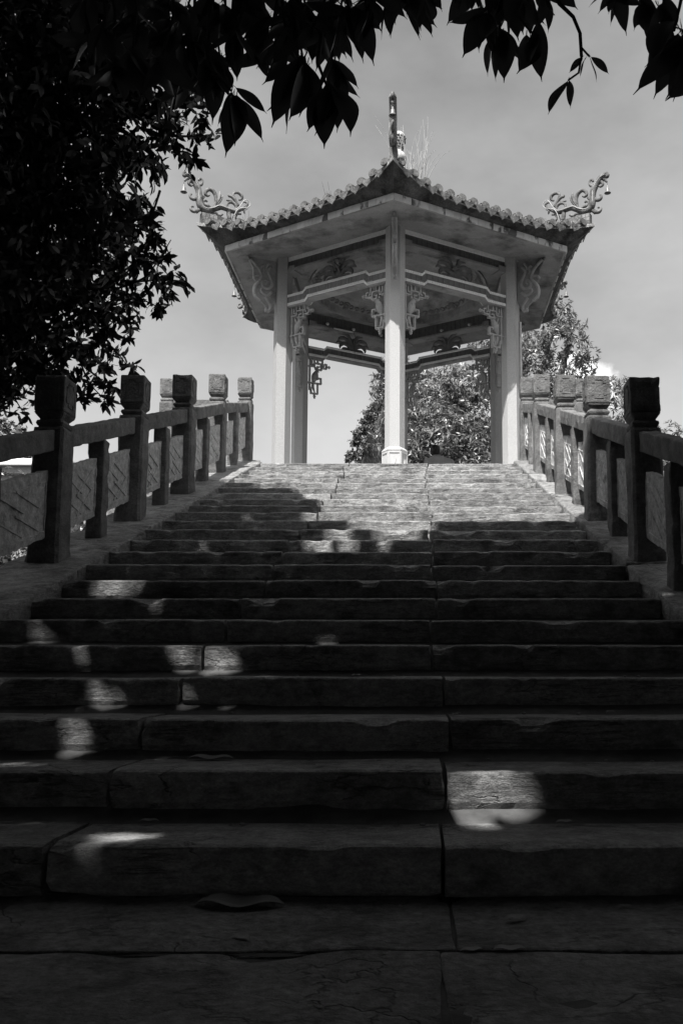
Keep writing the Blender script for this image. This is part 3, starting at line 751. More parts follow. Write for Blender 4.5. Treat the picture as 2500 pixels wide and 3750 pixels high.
for i in range(6):
    mb = MB(); rows = []
    for q, t in enumerate((0, .35, .7, 1.0)):
        row = []
        for u in US:
            A = Vector(flat_edge(i, u, ER-.003, ZE+.1)); B = Vector(eave(i, u, -.05))
            p = A.lerp(B, t); p.z = A.z+(B.z-A.z)*t**1.5
            row.append(tuple(p))
        rows.append(row)
    n = len(US); fs = [(q*n+k, q*n+k+1, (q+1)*n+k+1, (q+1)*n+k) for q in range(3) for k in range(n-1)]
    mb.add([p for r in rows for p in r], fs)
    # pale lip under the tiles
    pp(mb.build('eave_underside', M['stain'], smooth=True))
    mb = MB(); r1 = [eave(i, u, -.052, -.002) for u in US]; r2 = [eave(i, u, -.052, .022) for u in US]; r3 = [eave(i, u, .0, .022) for u in US]; r4 = [eave(i, u, .0, -.05) for u in US]
    mb.add(r1+r2+r3+r4, [(q*n+k, q*n+k+1, (q+1)*n+k+1, (q+1)*n+k) for q in range(3) for k in range(n-1)]); pp(mb.build('eave_lip', M['drip']))
    # roof surface, concave
    mb = MB(); T = [0, .1, .2, .35, .5, .65, .8, .92, 1.0]; rows = []
    for t in T:
        rows.append([])
        for u in US:
            e = Vector(eave(i, u, .0)); c = Vector((PC.x, PC.y, 0)); p = e.lerp(c, t*.955)
            p.z = e.z+(APEX-e.z)*(.12*t+.88*t**2.0); rows[-1].append(tuple(p))
    mb.add([p for r in rows for p in r], [(q*n+k, q*n+k+1, (q+1)*n+k+1, (q+1)*n+k) for q in range(len(T)-1) for k in range(n-1)])
    slope = pp(mb.build('roof_slope', M['roof'], smooth=True))
    # rows of cover tiles: end discs and drip tiles one by one, the rest of each row joined
    NT = 16; ct = MB()
    th = i*math.pi/3+math.pi/6; rz = th
    disc = MB(); disc.tube([(0, -.012, 0), (0, .012, 0)], [.064, .068], 14)
    med = disc.mesh('tile_end_disc', M['rooflip'])
    drip = MB(); pl = [(-.088, .035), (-.088, .0), (-.065, -.032), (-.03, -.055), (0, -.082), (.03, -.055), (.065, -.032), (.088, .0), (.088, .035), (.04, .018), (0, .012), (-.04, .018)]
    drip.prism(pl, lambda a, b, t: (a, t+b*-.35, b), -.008, .008); mep = drip.mesh('drip_tile', M['drip'])
    for q in range(NT):
        u = -1+2*(q+.5)/NT; u = u*.985
        p = eave(i, u, .035, .035); p2 = eave(i, u+.02, .035, .035); sl = math.atan2(p2[2]-p[2], math.hypot(p2[0]-p[0], p2[1]-p[1]))
        pp(link('tile_end_disc', med, loc=p, rot=(rnd.uniform(-.25, -.18), sl, rz+rnd.uniform(-.04, .04))))
        # tube running up the roof
        pts = []
        e = Vector(eave(i, u, .02, .03)); nin = -Vector((math.sin(th), -math.cos(th), 0)); tt = Vector((math.cos(th), math.sin(th), 0))
        lat = (Vector((e.x, e.y))-PC).dot(Vector((tt.x, tt.y)))
        app = (Vector((e.x, e.y))-PC).dot(Vector((-nin.x, -nin.y)))
        stop = abs(lat)/math.tan(math.pi/6)
        for s_ in range(0, 12):
            ap = app+(max(stop, .3)-app)*s_/11
            if ap > app: break
            r_t = 1-ap/app if app > 0 else 0
            tloc = min(1, max(0, 1-ap/app)); zz = e.z+(APEX-e.z)*(.12*tloc+.88*tloc**2.0)+.012
            pts.append((PC.x-nin.x*ap+tt.x*lat, PC.y-nin.y*ap+tt.y*lat, zz))
        if len(pts) > 2 and app-stop > .12: ct.tube(pts, .052, 8)
        # raised inner arch just behind the disc, seen as a dark hoop from below
        if app-stop > .3:
            h = [e+Vector((tt.x*.062*math.cos(a_), tt.y*.062*math.cos(a_), .02+.075*math.sin(a_)))+nin*.09 for a_ in np.linspace(0, math.pi, 7)]
            ct.tube(h, .010, 5)
    for q in range(NT+1):
        u = -.985+1.97*q/NT
        if abs(u) > .975: continue
        p = eave(i, u, -.022, .05); p2 = eave(i, u+.02, -.022, .05); sl = math.atan2(p2[2]-p[2], math.hypot(p2[0]-p[0], p2[1]-p[1]))
        pp(link('drip_tile', mep, loc=p, rot=(rnd.uniform(-.08, .02), sl, rz+rnd.uniform(-.03, .03))))
    o = ct.build('cover_tile_row', M['roof'], slope, smooth=True); tag(o, kind='stuff')
    # glazed animal-head cap near each end of the eave
# hips: tiled ridge, blocks at the tip, scrollwork, bell
ORN = [
[(3.824, 8.387, 0.036), (3.747, 8.352, 0.04), (3.675, 8.278, 0.04), (3.617, 8.179, 0.043), (3.6, 8.067, 0.043), (3.59, 7.953, 0.046), (3.539, 7.88, 0.043), (3.455, 7.874, 0.037), (3.343, 7.935, 0.035), (3.245, 7.991, 0.035), (3.159, 7.986, 0.032), (3.043, 7.974, 0.029), (2.956, 8.012, 0.023), (2.87, 8.081, 0.02), (2.812, 8.142, 0.017), (2.828, 8.19, 0.014), (2.887, 8.181, 0.012)],
[(3.802, 8.371, 0.026), (3.843, 8.345, 0.023), (3.857, 8.369, 0.02), (3.838, 8.404, 0.02), (3.803, 8.407, 0.017)],
[(3.787, 8.325, 0.023), (3.821, 8.286, 0.017), (3.834, 8.258, 0.012)],
[(3.745, 8.301, 0.023), (3.771, 8.235, 0.019), (3.729, 8.211, 0.014), (3.709, 8.239, 0.012)],
[(3.633, 8.247, 0.017), (3.577, 8.27, 0.019), (3.558, 8.32, 0.017), (3.566, 8.362, 0.017), (3.601, 8.366, 0.017), (3.614, 8.328, 0.013)],
[(3.607, 8.065, 0.02), (3.668, 8.004, 0.023), (3.723, 8.003, 0.02), (3.745, 8.04, 0.017), (3.725, 8.082, 0.013)],
[(3.594, 7.85, 0.023), (3.662, 7.803, 0.023), (3.711, 7.804, 0.02), (3.732, 7.841, 0.017), (3.713, 7.878, 0.014), (3.678, 7.871, 0.012)],
[(3.641, 7.794, 0.02), (3.608, 7.847, 0.026)],
[(3.357, 7.938, 0.017), (3.332, 8.055, 0.023), (3.334, 8.143, 0.024), (3.371, 8.213, 0.026), (3.436, 8.238, 0.026), (3.491, 8.193, 0.023), (3.504, 8.138, 0.02), (3.468, 8.119, 0.017), (3.436, 8.143, 0.013)],
[(3.372, 7.941, 0.009), (3.29, 8.096, 0.022), (3.268, 8.191, 0.02), (3.273, 8.249, 0.004)],
[(3.344, 7.957, 0.009), (3.261, 8.09, 0.016), (3.218, 8.191, 0.004)],
[(3.385, 7.923, 0.014), (3.457, 7.954, 0.02), (3.513, 7.96, 0.017), (3.535, 7.998, 0.017), (3.501, 8.037, 0.017), (3.468, 8.017, 0.013)],
[(3.531, 8.101, 0.017), (3.55, 8.037, 0.012), (3.517, 8.091, 0.012)],
[(3.007, 7.984, 0.014), (2.994, 8.062, 0.019), (3.031, 8.11, 0.02), (3.089, 8.116, 0.019), (3.139, 8.08, 0.017), (3.138, 8.021, 0.014), (3.101, 7.995, 0.012)],
[(2.965, 8.07, 0.017), (3.018, 8.174, 0.022), (3.077, 8.216, 0.019), (3.118, 8.217, 0.017), (3.124, 8.244, 0.012)],
[(2.951, 8.088, 0.014), (3.042, 8.241, 0.014), (3.028, 8.293, 0.017), (2.963, 8.316, 0.022), (2.907, 8.28, 0.022), (2.91, 8.222, 0.017), (2.953, 8.195, 0.012)],
[(3.05, 8.284, 0.007), (3.036, 8.329, 0.006)],
[(2.978, 8.319, 0.007), (2.956, 8.34, 0.004)],
[(3.162, 8.133, 0.009), (3.09, 8.138, 0.014), (3.032, 8.14, 0.009)],
[(3.115, 7.969, 0.029), (3.113, 7.895, 0.029), (3.097, 7.811, 0.026)],
[(2.97, 7.979, 0.02), (3.011, 7.879, 0.02), (2.952, 7.835, 0.014)],
[(3.213, 7.882, 0.012), (3.27, 7.845, 0.02), (3.327, 7.866, 0.014), (3.411, 7.835, 0.007)],
[(2.869, 8.066, 0.012), (2.861, 8.024, 0.014), (2.853, 7.989, 0.006)],
[(2.955, 7.953, 0.012), (2.911, 7.965, 0.012)],
]
WIRE = [(3.816, 8.374), (3.733, 8.341), (3.654, 8.255), (3.616, 8.164), (3.616, 8.062), (3.597, 7.951), (3.539, 7.895), (3.455, 7.889), (3.357, 7.938), (3.287, 7.987), (3.187, 7.985), (3.043, 7.981), (2.957, 8.057), (2.872, 8.193), (2.813, 8.202), (2.775, 8.145), (2.826, 8.079), (2.957, 8.027), (3.02, 7.936), (3.04, 7.841), (3.009, 7.783)]
mo = MB()
for st in ORN:
    cv = smooth_curve(st, 3)
    mo.tube([(a, 0, b) for a, b, r in cv], [max(r*1.28, .007) for a, b, r in cv], 8, squash=1.0, up=(0, 1, 0))
meo = mo.mesh('scroll_ornament', M['dragon'], smooth=True)
mw = MB()
for sg in (-1, 1):
    cv = smooth_curve(WIRE, 3); mw.tube([(a, sg*.048, b) for a, b in cv], .0065, 5)
mew = mw.mesh('cord_moulding', M['wire'], smooth=True)
bellp = [(.010, 8.20), (.014, 8.163), (.026, 8.155), (.030, 8.13), (.034, 8.10), (.044, 8.08), (.053, 8.072), (.050, 8.070), (.036, 8.09), (.02, 8.13)]
mbl = MB(); vs = []; nn_ = 20
for r, z in bellp: vs += [(3.8447+r*math.cos(2*math.pi*k/nn_), r*math.sin(2*math.pi*k/nn_), z) for k in range(nn_)]
mbl.add(vs, [(q*nn_+k, q*nn_+(k+1) % nn_, (q+1)*nn_+(k+1) % nn_, (q+1)*nn_+k) for q in range(len(bellp)-1) for k in range(nn_)])
mbl.tube([(3.8447, 0, 8.14), (3.8447, 0, 8.085)], [.004, .010], 6)
meb = mbl.mesh('bell', M['bell'], smooth=True)
mch = MB()
for q in range(4):
    z = 8.197+q*.017; ang = 0 if q % 2 else math.pi/2
    mch.tube([(3.8447+.006*math.cos(t)*math.cos(ang), .006*math.cos(t)*math.sin(ang), z+.011*math.sin(t)) for t in np.linspace(0, 2*math.pi, 9)], .0022, 4)
mech = mch.mesh('bell_chain', M['bell'])
tipb = MB()
tipb.loft([[(r, -.05, z0), (r, .05, z0), (r, .05, z1), (r, -.05, z1)] for r, z0, z1 in ((3.565, 7.615, 7.80), (3.40, 7.60, 7.81), (3.15, 7.60, 7.80), (2.9, 7.60, 7.765))])
met_ = tipb.mesh('hip_end_block', M['roof'])
gt = MB(); gt.box(-.028, .028, -.004, .004, -.028, .028); megt = gt.mesh('square_tile', M['hiptile'])
for i in range(6):
    d = dirv(i); rz = math.atan2(d.y, d.x)
    mr = MB(); pts = []
    for t in np.linspace(0, 1, 14):
        r = 2.95*(1-t)+.12*t; tl = 1-r/3.5; z = 7.64+(APEX-7.64)*(.12*tl+.88*tl**2.0)
        pts.append((r, 0, z+.05))
    mr.loft([[(r, -.05, z-.1), (r, .05, z-.1), (r, .05, z+.06), (r, .03, z+.09), (r, -.03, z+.09), (r, -.05, z+.06)] for r, _, z in pts])
    hip = pp(mr.build('hip_ridge', M['roof'], loc=(PC.x, PC.y, 0), rot=(0, 0, rz)))
    blk = link('hip_end_block', met_, hip)
    # square tiles on the block's sides and end
    o = pp(link('scroll_ornament', meo, loc=(PC.x, PC.y, 0), rot=(0, 0, rz)))
    link('cord_moulding', mew, o); link('bell', meb, o); link('bell_chain', mech, o)
    for sg in (-1, 1):
        for a_ in range(7):
            for b_ in range(3):
                if b_ == 2 and a_ > 3: continue
                pt = pp(link('square_tile', megt, loc=(0, 0, 0)))
                r = 3.53-.062*a_; z = 7.645+.062*b_
                loc = Vector((r, sg*.052, z)); R_ = Matrix.Rotation(rz, 3, 'Z'); w_ = R_ @ loc
                pt.location = (PC.x+w_.x, PC.y+w_.y, w_.z); pt.rotation_euler = (rnd.uniform(-.03, .03), rnd.uniform(-.03, .03), rz)
    # round glazed cap on the tiles beside the scroll
    for sg in (-1, 1):
        cp_ = MB(); base = Vector((2.83, sg*.16, 7.80))
        cp_.tube([(0, -.05, 0), (0, -.02, 0), (0, .05, .01)], [.050, .058, .05], 14); cp_.tube([(0, .02, -.03), (0, .05, -.09)], [.03, .02], 8)
        o = pp(cp_.build('round_tile_cap', M['bell']))
        w_ = Matrix.Rotation(rz, 3, 'Z') @ base; o.location = (PC.x+w_.x, PC.y+w_.y, w_.z-.02); o.rotation_euler = (-.3, .2*sg, rz+math.pi/2+sg*.6)
# finial
fp = [(.20, 9.50), (.19, 9.62), (.11, 9.68), (.10, 9.72), (.17, 9.78), (.185, 9.84), (.15, 9.90), (.085, 9.95), (.075, 9.98), (.11, 10.04), (.14, 10.14), (.150, 10.22), (.145, 10.27), (.10, 10.31), (.0, 10.325)]
mb = MB(); vs = []; nf = 20
for r, z in fp: vs += [(PC.x+max(r, .001)*.78*math.cos(2*math.pi*k/nf), PC.y+max(r, .001)*.78*math.sin(2*math.pi*k/nf), z) for k in range(nf)]
mb.add(vs, [(q*nf+k, q*nf+(k+1) % nf, (q+1)*nf+(k+1) % nf, (q+1)*nf+k) for q in range(len(fp)-1) for k in range(nf)])
fin = pp(mb.build('finial', M['white'], smooth=True))
mb = MB()
for q in range(5):
    for k in range(12):
        a = 2*math.pi*(k+.5*(q % 2))/12; z = 10.02+q*.048; r = .78*np.interp(z, [9.98, 10.04, 10.14, 10.22, 10.27], [.075, .11, .14, .15, .145])+.004
        a2 = .24
        P_ = lambda aa, zz, rr: (PC.x+rr*math.cos(aa), PC.y+rr*math.sin(aa), zz)
        mb.add([P_(a-a2, z, r), P_(a, z-.026, r), P_(a+a2, z, r), P_(a, z+.026, r), P_(a, z, r+.02)], [(0, 1, 4), (1, 2, 4), (2, 3, 4), (3, 0, 4)])
mb.build('scale_tiles', M['roof'], fin)
# pale conduit down the outer side of the right front column
mb = MB(); c = cpos(1, PR); mb.rbox(c.x+.152, c.x+.182, c.y-.035, c.y-.005, 4.2, 6.30, b=.003, seg=.5); pp(mb.build('conduit', M['white']))
# dry grass growing on the roof, thin weeds along the eaves
g = MB(); 
for q in range(40):
    x0 = -.05+rnd.uniform(-.14, .20); y0 = 13.3+rnd.uniform(-.15, .15); z0 = 8.2
    h = rnd.choice([.5, .7, .9, 1.1, 1.3, 1.6])*rnd.uniform(.7, 1.0); lean = rnd.gauss(.04, .18); cv = rnd.uniform(-.25, .35)
    pts = [(x0+lean*t*h+cv*t**3*h*.6, y0+rnd.uniform(-.05, .05)*t, z0+h*t-(abs(cv)*t**3*h*.5)) for t in np.linspace(0, 1, 7)]
    g.tube(pts, [.006*(1-t*.6) for t in np.linspace(0, 1, 7)], 4)
tag(g.build('grass_tuft', M['grass']), 'tall dry grass growing on the roof right of the finial', 'grass')
for n_, (px, py, pz, hs) in enumerate(((-1.35, 12.9, 7.7, (.45, .3)), (.9, 13.0, 7.75, (.18, .12)), (-2.75, 13.5, 7.7, (.3, .2)))):
    g = MB()
    for h in hs:
        for q in range(2):
            ln = rnd.uniform(-.35, .05)
            g.tube([(px+q*.05+ln*t*h, py, pz+h*t) for t in np.linspace(0, 1, 5)], [.003, .003, .0025, .002, .0015], 4)
    tag(g.build('weed', M['bark']), ['thin leaning weed on the roof edge left of the centre hip', 'small weed on the tiles right of the centre hip', 'thin weed on the tiles beside the left scroll ornament'][n_], 'weed')
# ------------------------------------------------------------------ foliage
def leaf_cloud(name, mat_, C, D, Nn, L, Wd, parent=None, hexa=True, droop=0.25, kind='stuff'):
    """one mesh of many leaves: C bases (n,3), D directions, Nn normals, L lengths (n), Wd widths (n)"""
    C = np.asarray(C, float); n = len(C)
    D = D/np.linalg.norm(D, axis=1, keepdims=True)
    S = np.cross(D, Nn); S /= (np.linalg.norm(S, axis=1, keepdims=True)+1e-9); U = np.cross(S, D)
    L = np.broadcast_to(np.asarray(L, float).reshape(-1, 1), (n, 1)); Wd = np.broadcast_to(np.asarray(Wd, float).reshape(-1, 1), (n, 1))
    if hexa:
        V = np.stack([C, C+D*L*.3-S*Wd*.42-U*L*droop*.02, C+D*L*.3+S*Wd*.42-U*L*droop*.02, C+D*L*.68-S*Wd*.40-U*L*droop*.35, C+D*L*.68+S*Wd*.40-U*L*droop*.35, C+D*L*.98-U*L*droop], 1)
        tri = np.array([[0, 2, 1], [1, 2, 4], [1, 4, 3], [3, 4, 5]]); nv = 6
    else:
        V = np.stack([C, C+D*L*.45-S*Wd*.5-U*L*droop*.1, C+D*L*.45+S*Wd*.5-U*L*droop*.1, C+D*L-U*L*droop], 1)
        tri = np.array([[0, 2, 1], [1, 2, 3]]); nv = 4
    V = V.reshape(-1, 3); F = (tri[None]+(np.arange(n)*nv)[:, None, None]).reshape(-1, 3)
    me = bpy.data.meshes.new(name); me.vertices.add(len(V)); me.vertices.foreach_set('co', V.astype(np.float32).ravel())
    me.loops.add(F.size); me.loops.foreach_set('vertex_index', F.astype(np.int32).ravel())
    me.polygons.add(len(F)); me.polygons.foreach_set('loop_start', (np.arange(len(F))*3).astype(np.int32)); me.polygons.foreach_set('loop_total', np.full(len(F), 3, np.int32))
    me.update(calc_edges=True); me.materials.append(mat_)
    o = link(name, me, parent)
    if kind: o['kind'] = kind
    return o
def unit(v): return v/np.linalg.norm(v, axis=-1, keepdims=True)
def whorls(centers, outdirs, k, L, W_, spread=1.0, jit=.25, hang=.4):
    """k leaves round every twig tip"""
    n = len(centers); C = np.repeat(centers, k, 0); O = np.repeat(unit(outdirs), k, 0)
    R = NR.normal(size=(n*k, 3)); R -= O*(R*O).sum(1, keepdims=True); R = unit(R)
    D = O*NR.uniform(.1, .9, (n*k, 1))+R*spread; D[:, 2] -= hang*NR.uniform(.3, 1.2, n*k); D = unit(D)
    Nn = unit(O+NR.normal(size=(n*k, 3))*.6+np.array([0, 0, .5]))
    Ls = L*NR.uniform(.65, 1.15, n*k); return C+NR.normal(size=(n*k, 3))*L*jit*.4, D, Nn, Ls, Ls*W_/L
SV = np.array(SUN)
SXY = SV[:2]/SV[2]
def shadow_hit(P):
    """where the shadow of a point lands on the plane of the stair noses"""
    h = (P[:, 2]-(KS*P[:, 1]+RI-KS*Y1))/(1-KS*SXY[1])
    return P[:, 0]-SXY[0]*h, P[:, 1]-SXY[1]*h, h
BX = np.array([-9, -3.2, -2.5, -2.05, -1.4, -.95, -.72, -.35, 0.0, .12, .16, 1.3, 1.6, 2.3, 6])
BY = np.array([10.2, 10.0, 9.75, 9.5, 9.15, 8.4, 7.35, 6.75, 6.68, 6.9, 7.42, 7.38, 7.45, 7.3, 7.0])
def in_sun(P, margin=0.0):  # hand-set shade edge; leaves that would shadow past it are removed
    x, y, h = shadow_hit(P)
    return (y > np.interp(x, BX, BY)+margin+.10*np.sin(x*9)+.06*np.sin(x*23+1)) & (h > -1.5)
GAPS = [((-1.738, 5.135, 1.075), 0.054), ((-1.866, 5.135, 1.059), 0.022), ((-1.818, 5.135, 1.075), 0.026), ((-1.643, 5.135, 1.1), 0.022), ((-1.837, 4.336, 0.796), 0.041), ((-1.734, 4.336, 0.755), 0.019), ((-1.078, 3.936, 0.673), 0.032), ((-1.016, 3.936, 0.63), 0.037), ((-0.894, 3.936, 0.654), 0.049), ((-0.821, 3.936, 0.63), 0.029), ((0.232, 2.736, 0.201), 0.072), ((0.315, 2.736, 0.192), 0.043), ((0.173, 2.736, 0.192), 0.038), ((-1.104, 2.736, 0.234), 0.019), ((-1.055, 2.736, 0.267), 0.014), ((-1.167, 2.736, 0.169), 0.01), ((-0.941, 2.336, 0.098), 0.022), ((-0.683, 6.335, 1.501), 0.089), ((-0.484, 6.335, 1.505), 0.079), ((-0.803, 6.335, 1.521), 0.039), ((-0.622, 6.735, 1.676), 0.105), ((-0.911, 7.535, 1.902), 0.094), ((-1.808, 5.535, 1.236), 0.021), ((-1.565, 5.535, 1.209), 0.017), ((-1.579, 6.335, 1.51), 0.02), ((-1.518, 6.335, 1.47), 0.024), ((-0.803, 5.535, 1.201), 0.021), ((-1.481, 7.535, 1.938), 0.023), ((-1.364, 4.736, 0.963), 0.015), ((-1.493, 3.936, 0.691), 0.02), ((-0.897, 3.536, 0.473), 0.015), ((-0.679, 3.536, 0.473), 0.011), ((-1.322, 3.536, 0.474), 0.018), ((-1.181, 3.536, 0.49), 0.011), ((-0.205, 6.335, 1.471), 0.059), ((-0.722, 2.336, 0.091), 0.015), ((-0.859, 2.435, 0.14), 0.012), ((-0.814, 2.455, 0.14), 0.008), ((-0.75, 2.466, 0.14), 0.006), ((0.218, 2.59, 0.14), 0.024), ((0.181, 2.613, 0.14), 0.016), ((-1.335, 2.926, 0.28), 0.013), ((-1.244, 2.9, 0.28), 0.009), ((1.365, 4.757, 1.007), 0.033), ((-0.011, 1.59, 0.0), 0.005), ((-0.064, 1.738, 0.0), 0.004), ((-1.213, 6.721, 1.695), 0.025)]
GAPR = [0.85]; GAPS = [g for g in GAPS if g[0][2] > .01]
_r = random.Random(5)
for _ in range(24):
    _y = _r.uniform(3.0, 7.6); GAPS.append(((_r.uniform(-2.0, .3 if _y > 5.5 else -.3), _y, nos(_y)-.04), _r.uniform(.006, .022)))
def in_gap(P, ex=0.05):  # leaves along these sun rays are dropped so flecks land on chosen spots
    m = np.zeros(len(P), bool)
    for g, r in GAPS:
        d = P-np.array(g); t = d @ SV; q = d-t[:, None]*SV; ang = np.arctan2(q[:, 2], q[:, 0]); m |= (np.linalg.norm(q, axis=1) < max(r*GAPR[0], .019)*(.95+.3*np.sin(2*ang+g[0]*40)+.2*np.sin(3*ang+g[1]*31))+ex) & (t > 0)
    return m
def in_view(P):
    y = np.maximum(P[:, 1], .01); return (P[:, 1] > .05) & ((P[:, 2]-EYE)/y < .93) & (np.abs(P[:, 0]/y+.04) < .62)

# --- the tree standing behind the camera: its crown shades the lower stairs, its lowest twigs hang into the picture
ovt = empty('overhanging_tree', (-4.6, -3.0, 0)); tag(ovt, 'big broad-leaved tree whose branches hang into the top of the picture', 'tree')
OI = Matrix.Translation(-Vector(ovt.location))
def pov(o): o.parent = ovt; o.matrix_parent_inverse = OI; return o
mb = MB()
mb.tube(smooth_curve([(-4.6, -3, -.1), (-4.5, -2.9, 1.5), (-4.2, -2.6, 3.2), (-3.6, -2.2, 4.6), (-3.0, -1.5, 6.0)], 4), [.42-.02*q for q in range(17)], 12)
pov(mb.build('trunk', M['bark'], smooth=True))
LIMBS = [[(-4.2, -2.6, 3.2), (-3.2, -1.2, 5.2), (-1.0, .3, 6.2), (.1, 2.0, 5.4), (.6, 3.1, 4.1)], [(-3.6, -2.2, 4.6), (-1.8, -1.2, 6.4), (.3, .1, 7.0), (1.6, 1.8, 6.2), (2.2, 2.6, 4.6)],
         [(-3.0, -1.5, 6.0), (-2.4, .6, 7.0), (-1.6, 2.5, 7.4), (-.6, 3.6, 7.3)], [(-4.2, -2.6, 3.2), (-5.2, -.6, 4.6), (-5.4, 1.6, 5.8)]]
mb = MB()
for lm in LIMBS:
    cv = smooth_curve(lm, 4); mb.tube(cv, list(np.linspace(.10, .015, len(cv))), 8)
pov(mb.build('branch', M['bark'], smooth=True))
def canopy(n, xr, yr, hr, L, W_):  # unseen part of the crown, its leaves laid out to shape the shade
    x = NR.uniform(*xr, n); y = NR.uniform(*yr, n); z = KS*y+RI-KS*Y1
    h = NR.uniform(*hr, n)
    P = np.stack([x+SXY[0]*h, y+SXY[1]*h, z+h], 1)
    P += NR.normal(size=P.shape)*.05
    ok = (y < np.interp(x, BX, BY)-.02) & ~in_view(P) & (P[:, 2] > 2.2)
    P = P[ok]; P = P[~in_sun(P)]
    D = unit(NR.normal(size=P.shape)*[1, 1, .5]-[0, 0, .3]); Nn = unit(SV+NR.normal(size=P.shape)*.45)
    Ls = L*NR.uniform(.7, 1.2, len(P)); C = P-D*Ls[:, None]*.5
    s0 = in_sun(C) | in_sun(C+D*Ls[:, None])
    ok = ~s0 & ~(in_gap(C, .0) | in_gap(P, W_*.28) | in_gap(C+D*Ls[:, None], .0) | in_gap(C+D*Ls[:, None]*.75, W_*.12) | in_gap(C+D*Ls[:, None]*.25, W_*.12))
    return C[ok], D[ok], Nn[ok], Ls[ok], Ls[ok]*W_/L
A = canopy(52000, (-3.2, 4.2), (-2.5, 9.6), (3.4, 7.5), .22, .12)
B = canopy(44000, (-9, 6.5), (-5, 10.2), (7.0, 11.0), .40, .24)
Cc = [np.concatenate([a, b]) for a, b in zip(A, B)]
pov(leaf_cloud('crown', M['leaf_near'], *Cc, hexa=False, droop=.1))

# near leaves, one object each
def look(px, py, dep):
    """point at the given distance (along the ground) seen at a place of the photograph"""
    a = (px-CX0)/FPX; b = (CY0-py)/FPX; f = math.cos(PITCH)-b*math.sin(PITCH); z = math.sin(PITCH)+b*math.cos(PITCH)
    return Vector((a/f*dep, dep, EYE+z/f*dep))
leafm = []
for q in range(7):
    mb = MB(); n = 13; fold = rnd.uniform(.10, .5); drp = rnd.uniform(-.02, .24); wv = rnd.uniform(-.15, .15); wid = rnd.uniform(.14, .20); side = rnd.uniform(-.08, .08)
    vs = []
    for i in range(n):
        t = i/(n-1); w = wid*math.sin(math.pi*min(1, t/.93))**.8 if t < .90 else wid*.10*(1-t)/.1
        w = max(w, .004); zc = -drp*t*t+.02*math.sin(t*7+q); yc = side*math.sin(t*math.pi)+wv*t*t
        vs += [(t, yc-w, zc+w*fold), (t, yc-w*.5, zc+w*fold*.35), (t, yc, zc-.004), (t, yc+w*.5, zc+w*fold*.35), (t, yc+w, zc+w*fold*(1+wv))]
    fs = [(i*5+j, (i+1)*5+j, (i+1)*5+j+1, i*5+j+1) for i in range(n-1) for j in range(4)]
    mb.add(vs, fs); st = MB(); mb.tube([(-.10, 0, .01), (-.03, 0, 0), (.12, 0, -.004)], [.008, .009, .006], 4)
    leafm.append(mb.mesh('leaf', M['leaf_near'], smooth=True))
nleaf = [0]; more = MB()
def near_leaf(base, tip, tw=None):
    d = tip-base; L_ = d.length; d.normalize()
    v = Vector((0, -1, 0.15)) if tw is None else tw
    n = (v+Vector((rnd.gauss(0, .8), rnd.gauss(0, .3), rnd.gauss(0, .8)))); n = (n-d*n.dot(d)).normalized(); s = n.cross(d)
    R_ = Matrix((d, s, n)).transposed().to_4x4()
    wsc = rnd.uniform(.72, 1.02)
    nleaf[0] += 1; Mx = Matrix.Translation(base) @ R_ @ Matrix.Diagonal((L_, L_*wsc, L_*wsc, 1)); lm_ = rnd.choice(leafm)
    if nleaf[0] > 300:        # past 300 the smaller, deeper ones are joined
        more.add([tuple(Mx @ v.co) for v in lm_.vertices], [tuple(p.vertices) for p in lm_.polygons]); return
    o = bpy.data.objects.new('leaf', lm_); COL.objects.link(o); pov(o)
    o.matrix_basis = Mx
def twig_(pts, r):
    tb = MB(); tb.tube(pts, r, 6); pov(tb.build('twig', M['bark'], smooth=True))
def node(px, py, dep, k=7, ln=140, spread=75, src=None, tips=None, dirx=0):
    b = look(px, py, dep)
    if src is None: src = (px+rnd.uniform(-60, 60), -160)
    s_ = look(src[0], src[1], dep+rnd.uniform(-.1, .1)); mid = (s_+b)/2+Vector((rnd.uniform(-.04, .04), 0, -.01))
    tb = MB(); tb.tube([tuple(s_), tuple(mid), tuple(b)], [.008, .006, .004], 6); pov(tb.build('twig', M['bark'], smooth=True))
    tt = tips or []
    for q in range(k-len(tt)):
        l_ = ln*rnd.uniform(.7, 1.1); a = rnd.gauss(0, 1)*spread/100+dirx
        tt = tt+[(px+math.sin(a)*l_, py+math.cos(a)*l_)]
    for (tx, ty) in tt:
        base = b+Vector((rnd.uniform(-.02, .02), rnd.uniform(-.03, .03), rnd.uniform(-.02, .03)))
        near_leaf(base, look(tx, ty, dep+rnd.uniform(-.09, .09)))
node(860, 335, 2.9, 6, tips=[(812, 550), (850, 500), (895, 528), (985, 425), (975, 520), (805, 470)], src=(760, 150))
node(800, 210, 3.0, 7, tips=[(862, 300), (890, 240), (740, 380), (760, 420), (870, 350), (700, 330)], src=(740, 60))
node(1010, 90, 3.1, 8, ln=160); node(1060, 130, 2.9, 6, tips=[(990, 330), (955, 230), (1010, 240), (1060, 220)])
node(1120, 210, 3.0, 8, tips=[(1000, 400), (1035, 480), (1068, 478), (1100, 462), (1140, 430), (1060, 380), (1180, 400)])
node(1210, 320, 2.8, 7, tips=[(1225, 540), (1325, 498), (1268, 480), (1160, 480), (1200, 450), (1190, 500)], src=(1190, 120))
node(1230, 210, 3.1, 7, tips=[(1310, 268), (1308, 375), (1290, 330), (1180, 330), (1250, 380), (1290, 420)], src=(1210, 20))
node(1290, 40, 3.0, 8, ln=170); node(1200, 60, 3.2, 8, ln=190); node(1130, 40, 3.1, 8, ln=170); node(1350, 20, 2.9, 7, ln=140)
node(1440, -30, 3.0, 8, ln=165, tips=[(1455, 125), (1410, 145)]); node(1480, -20, 3.1, 7, tips=[(1565, 140), (1545, 95), (1595, 120), (1572, 118), (1620, 85)])
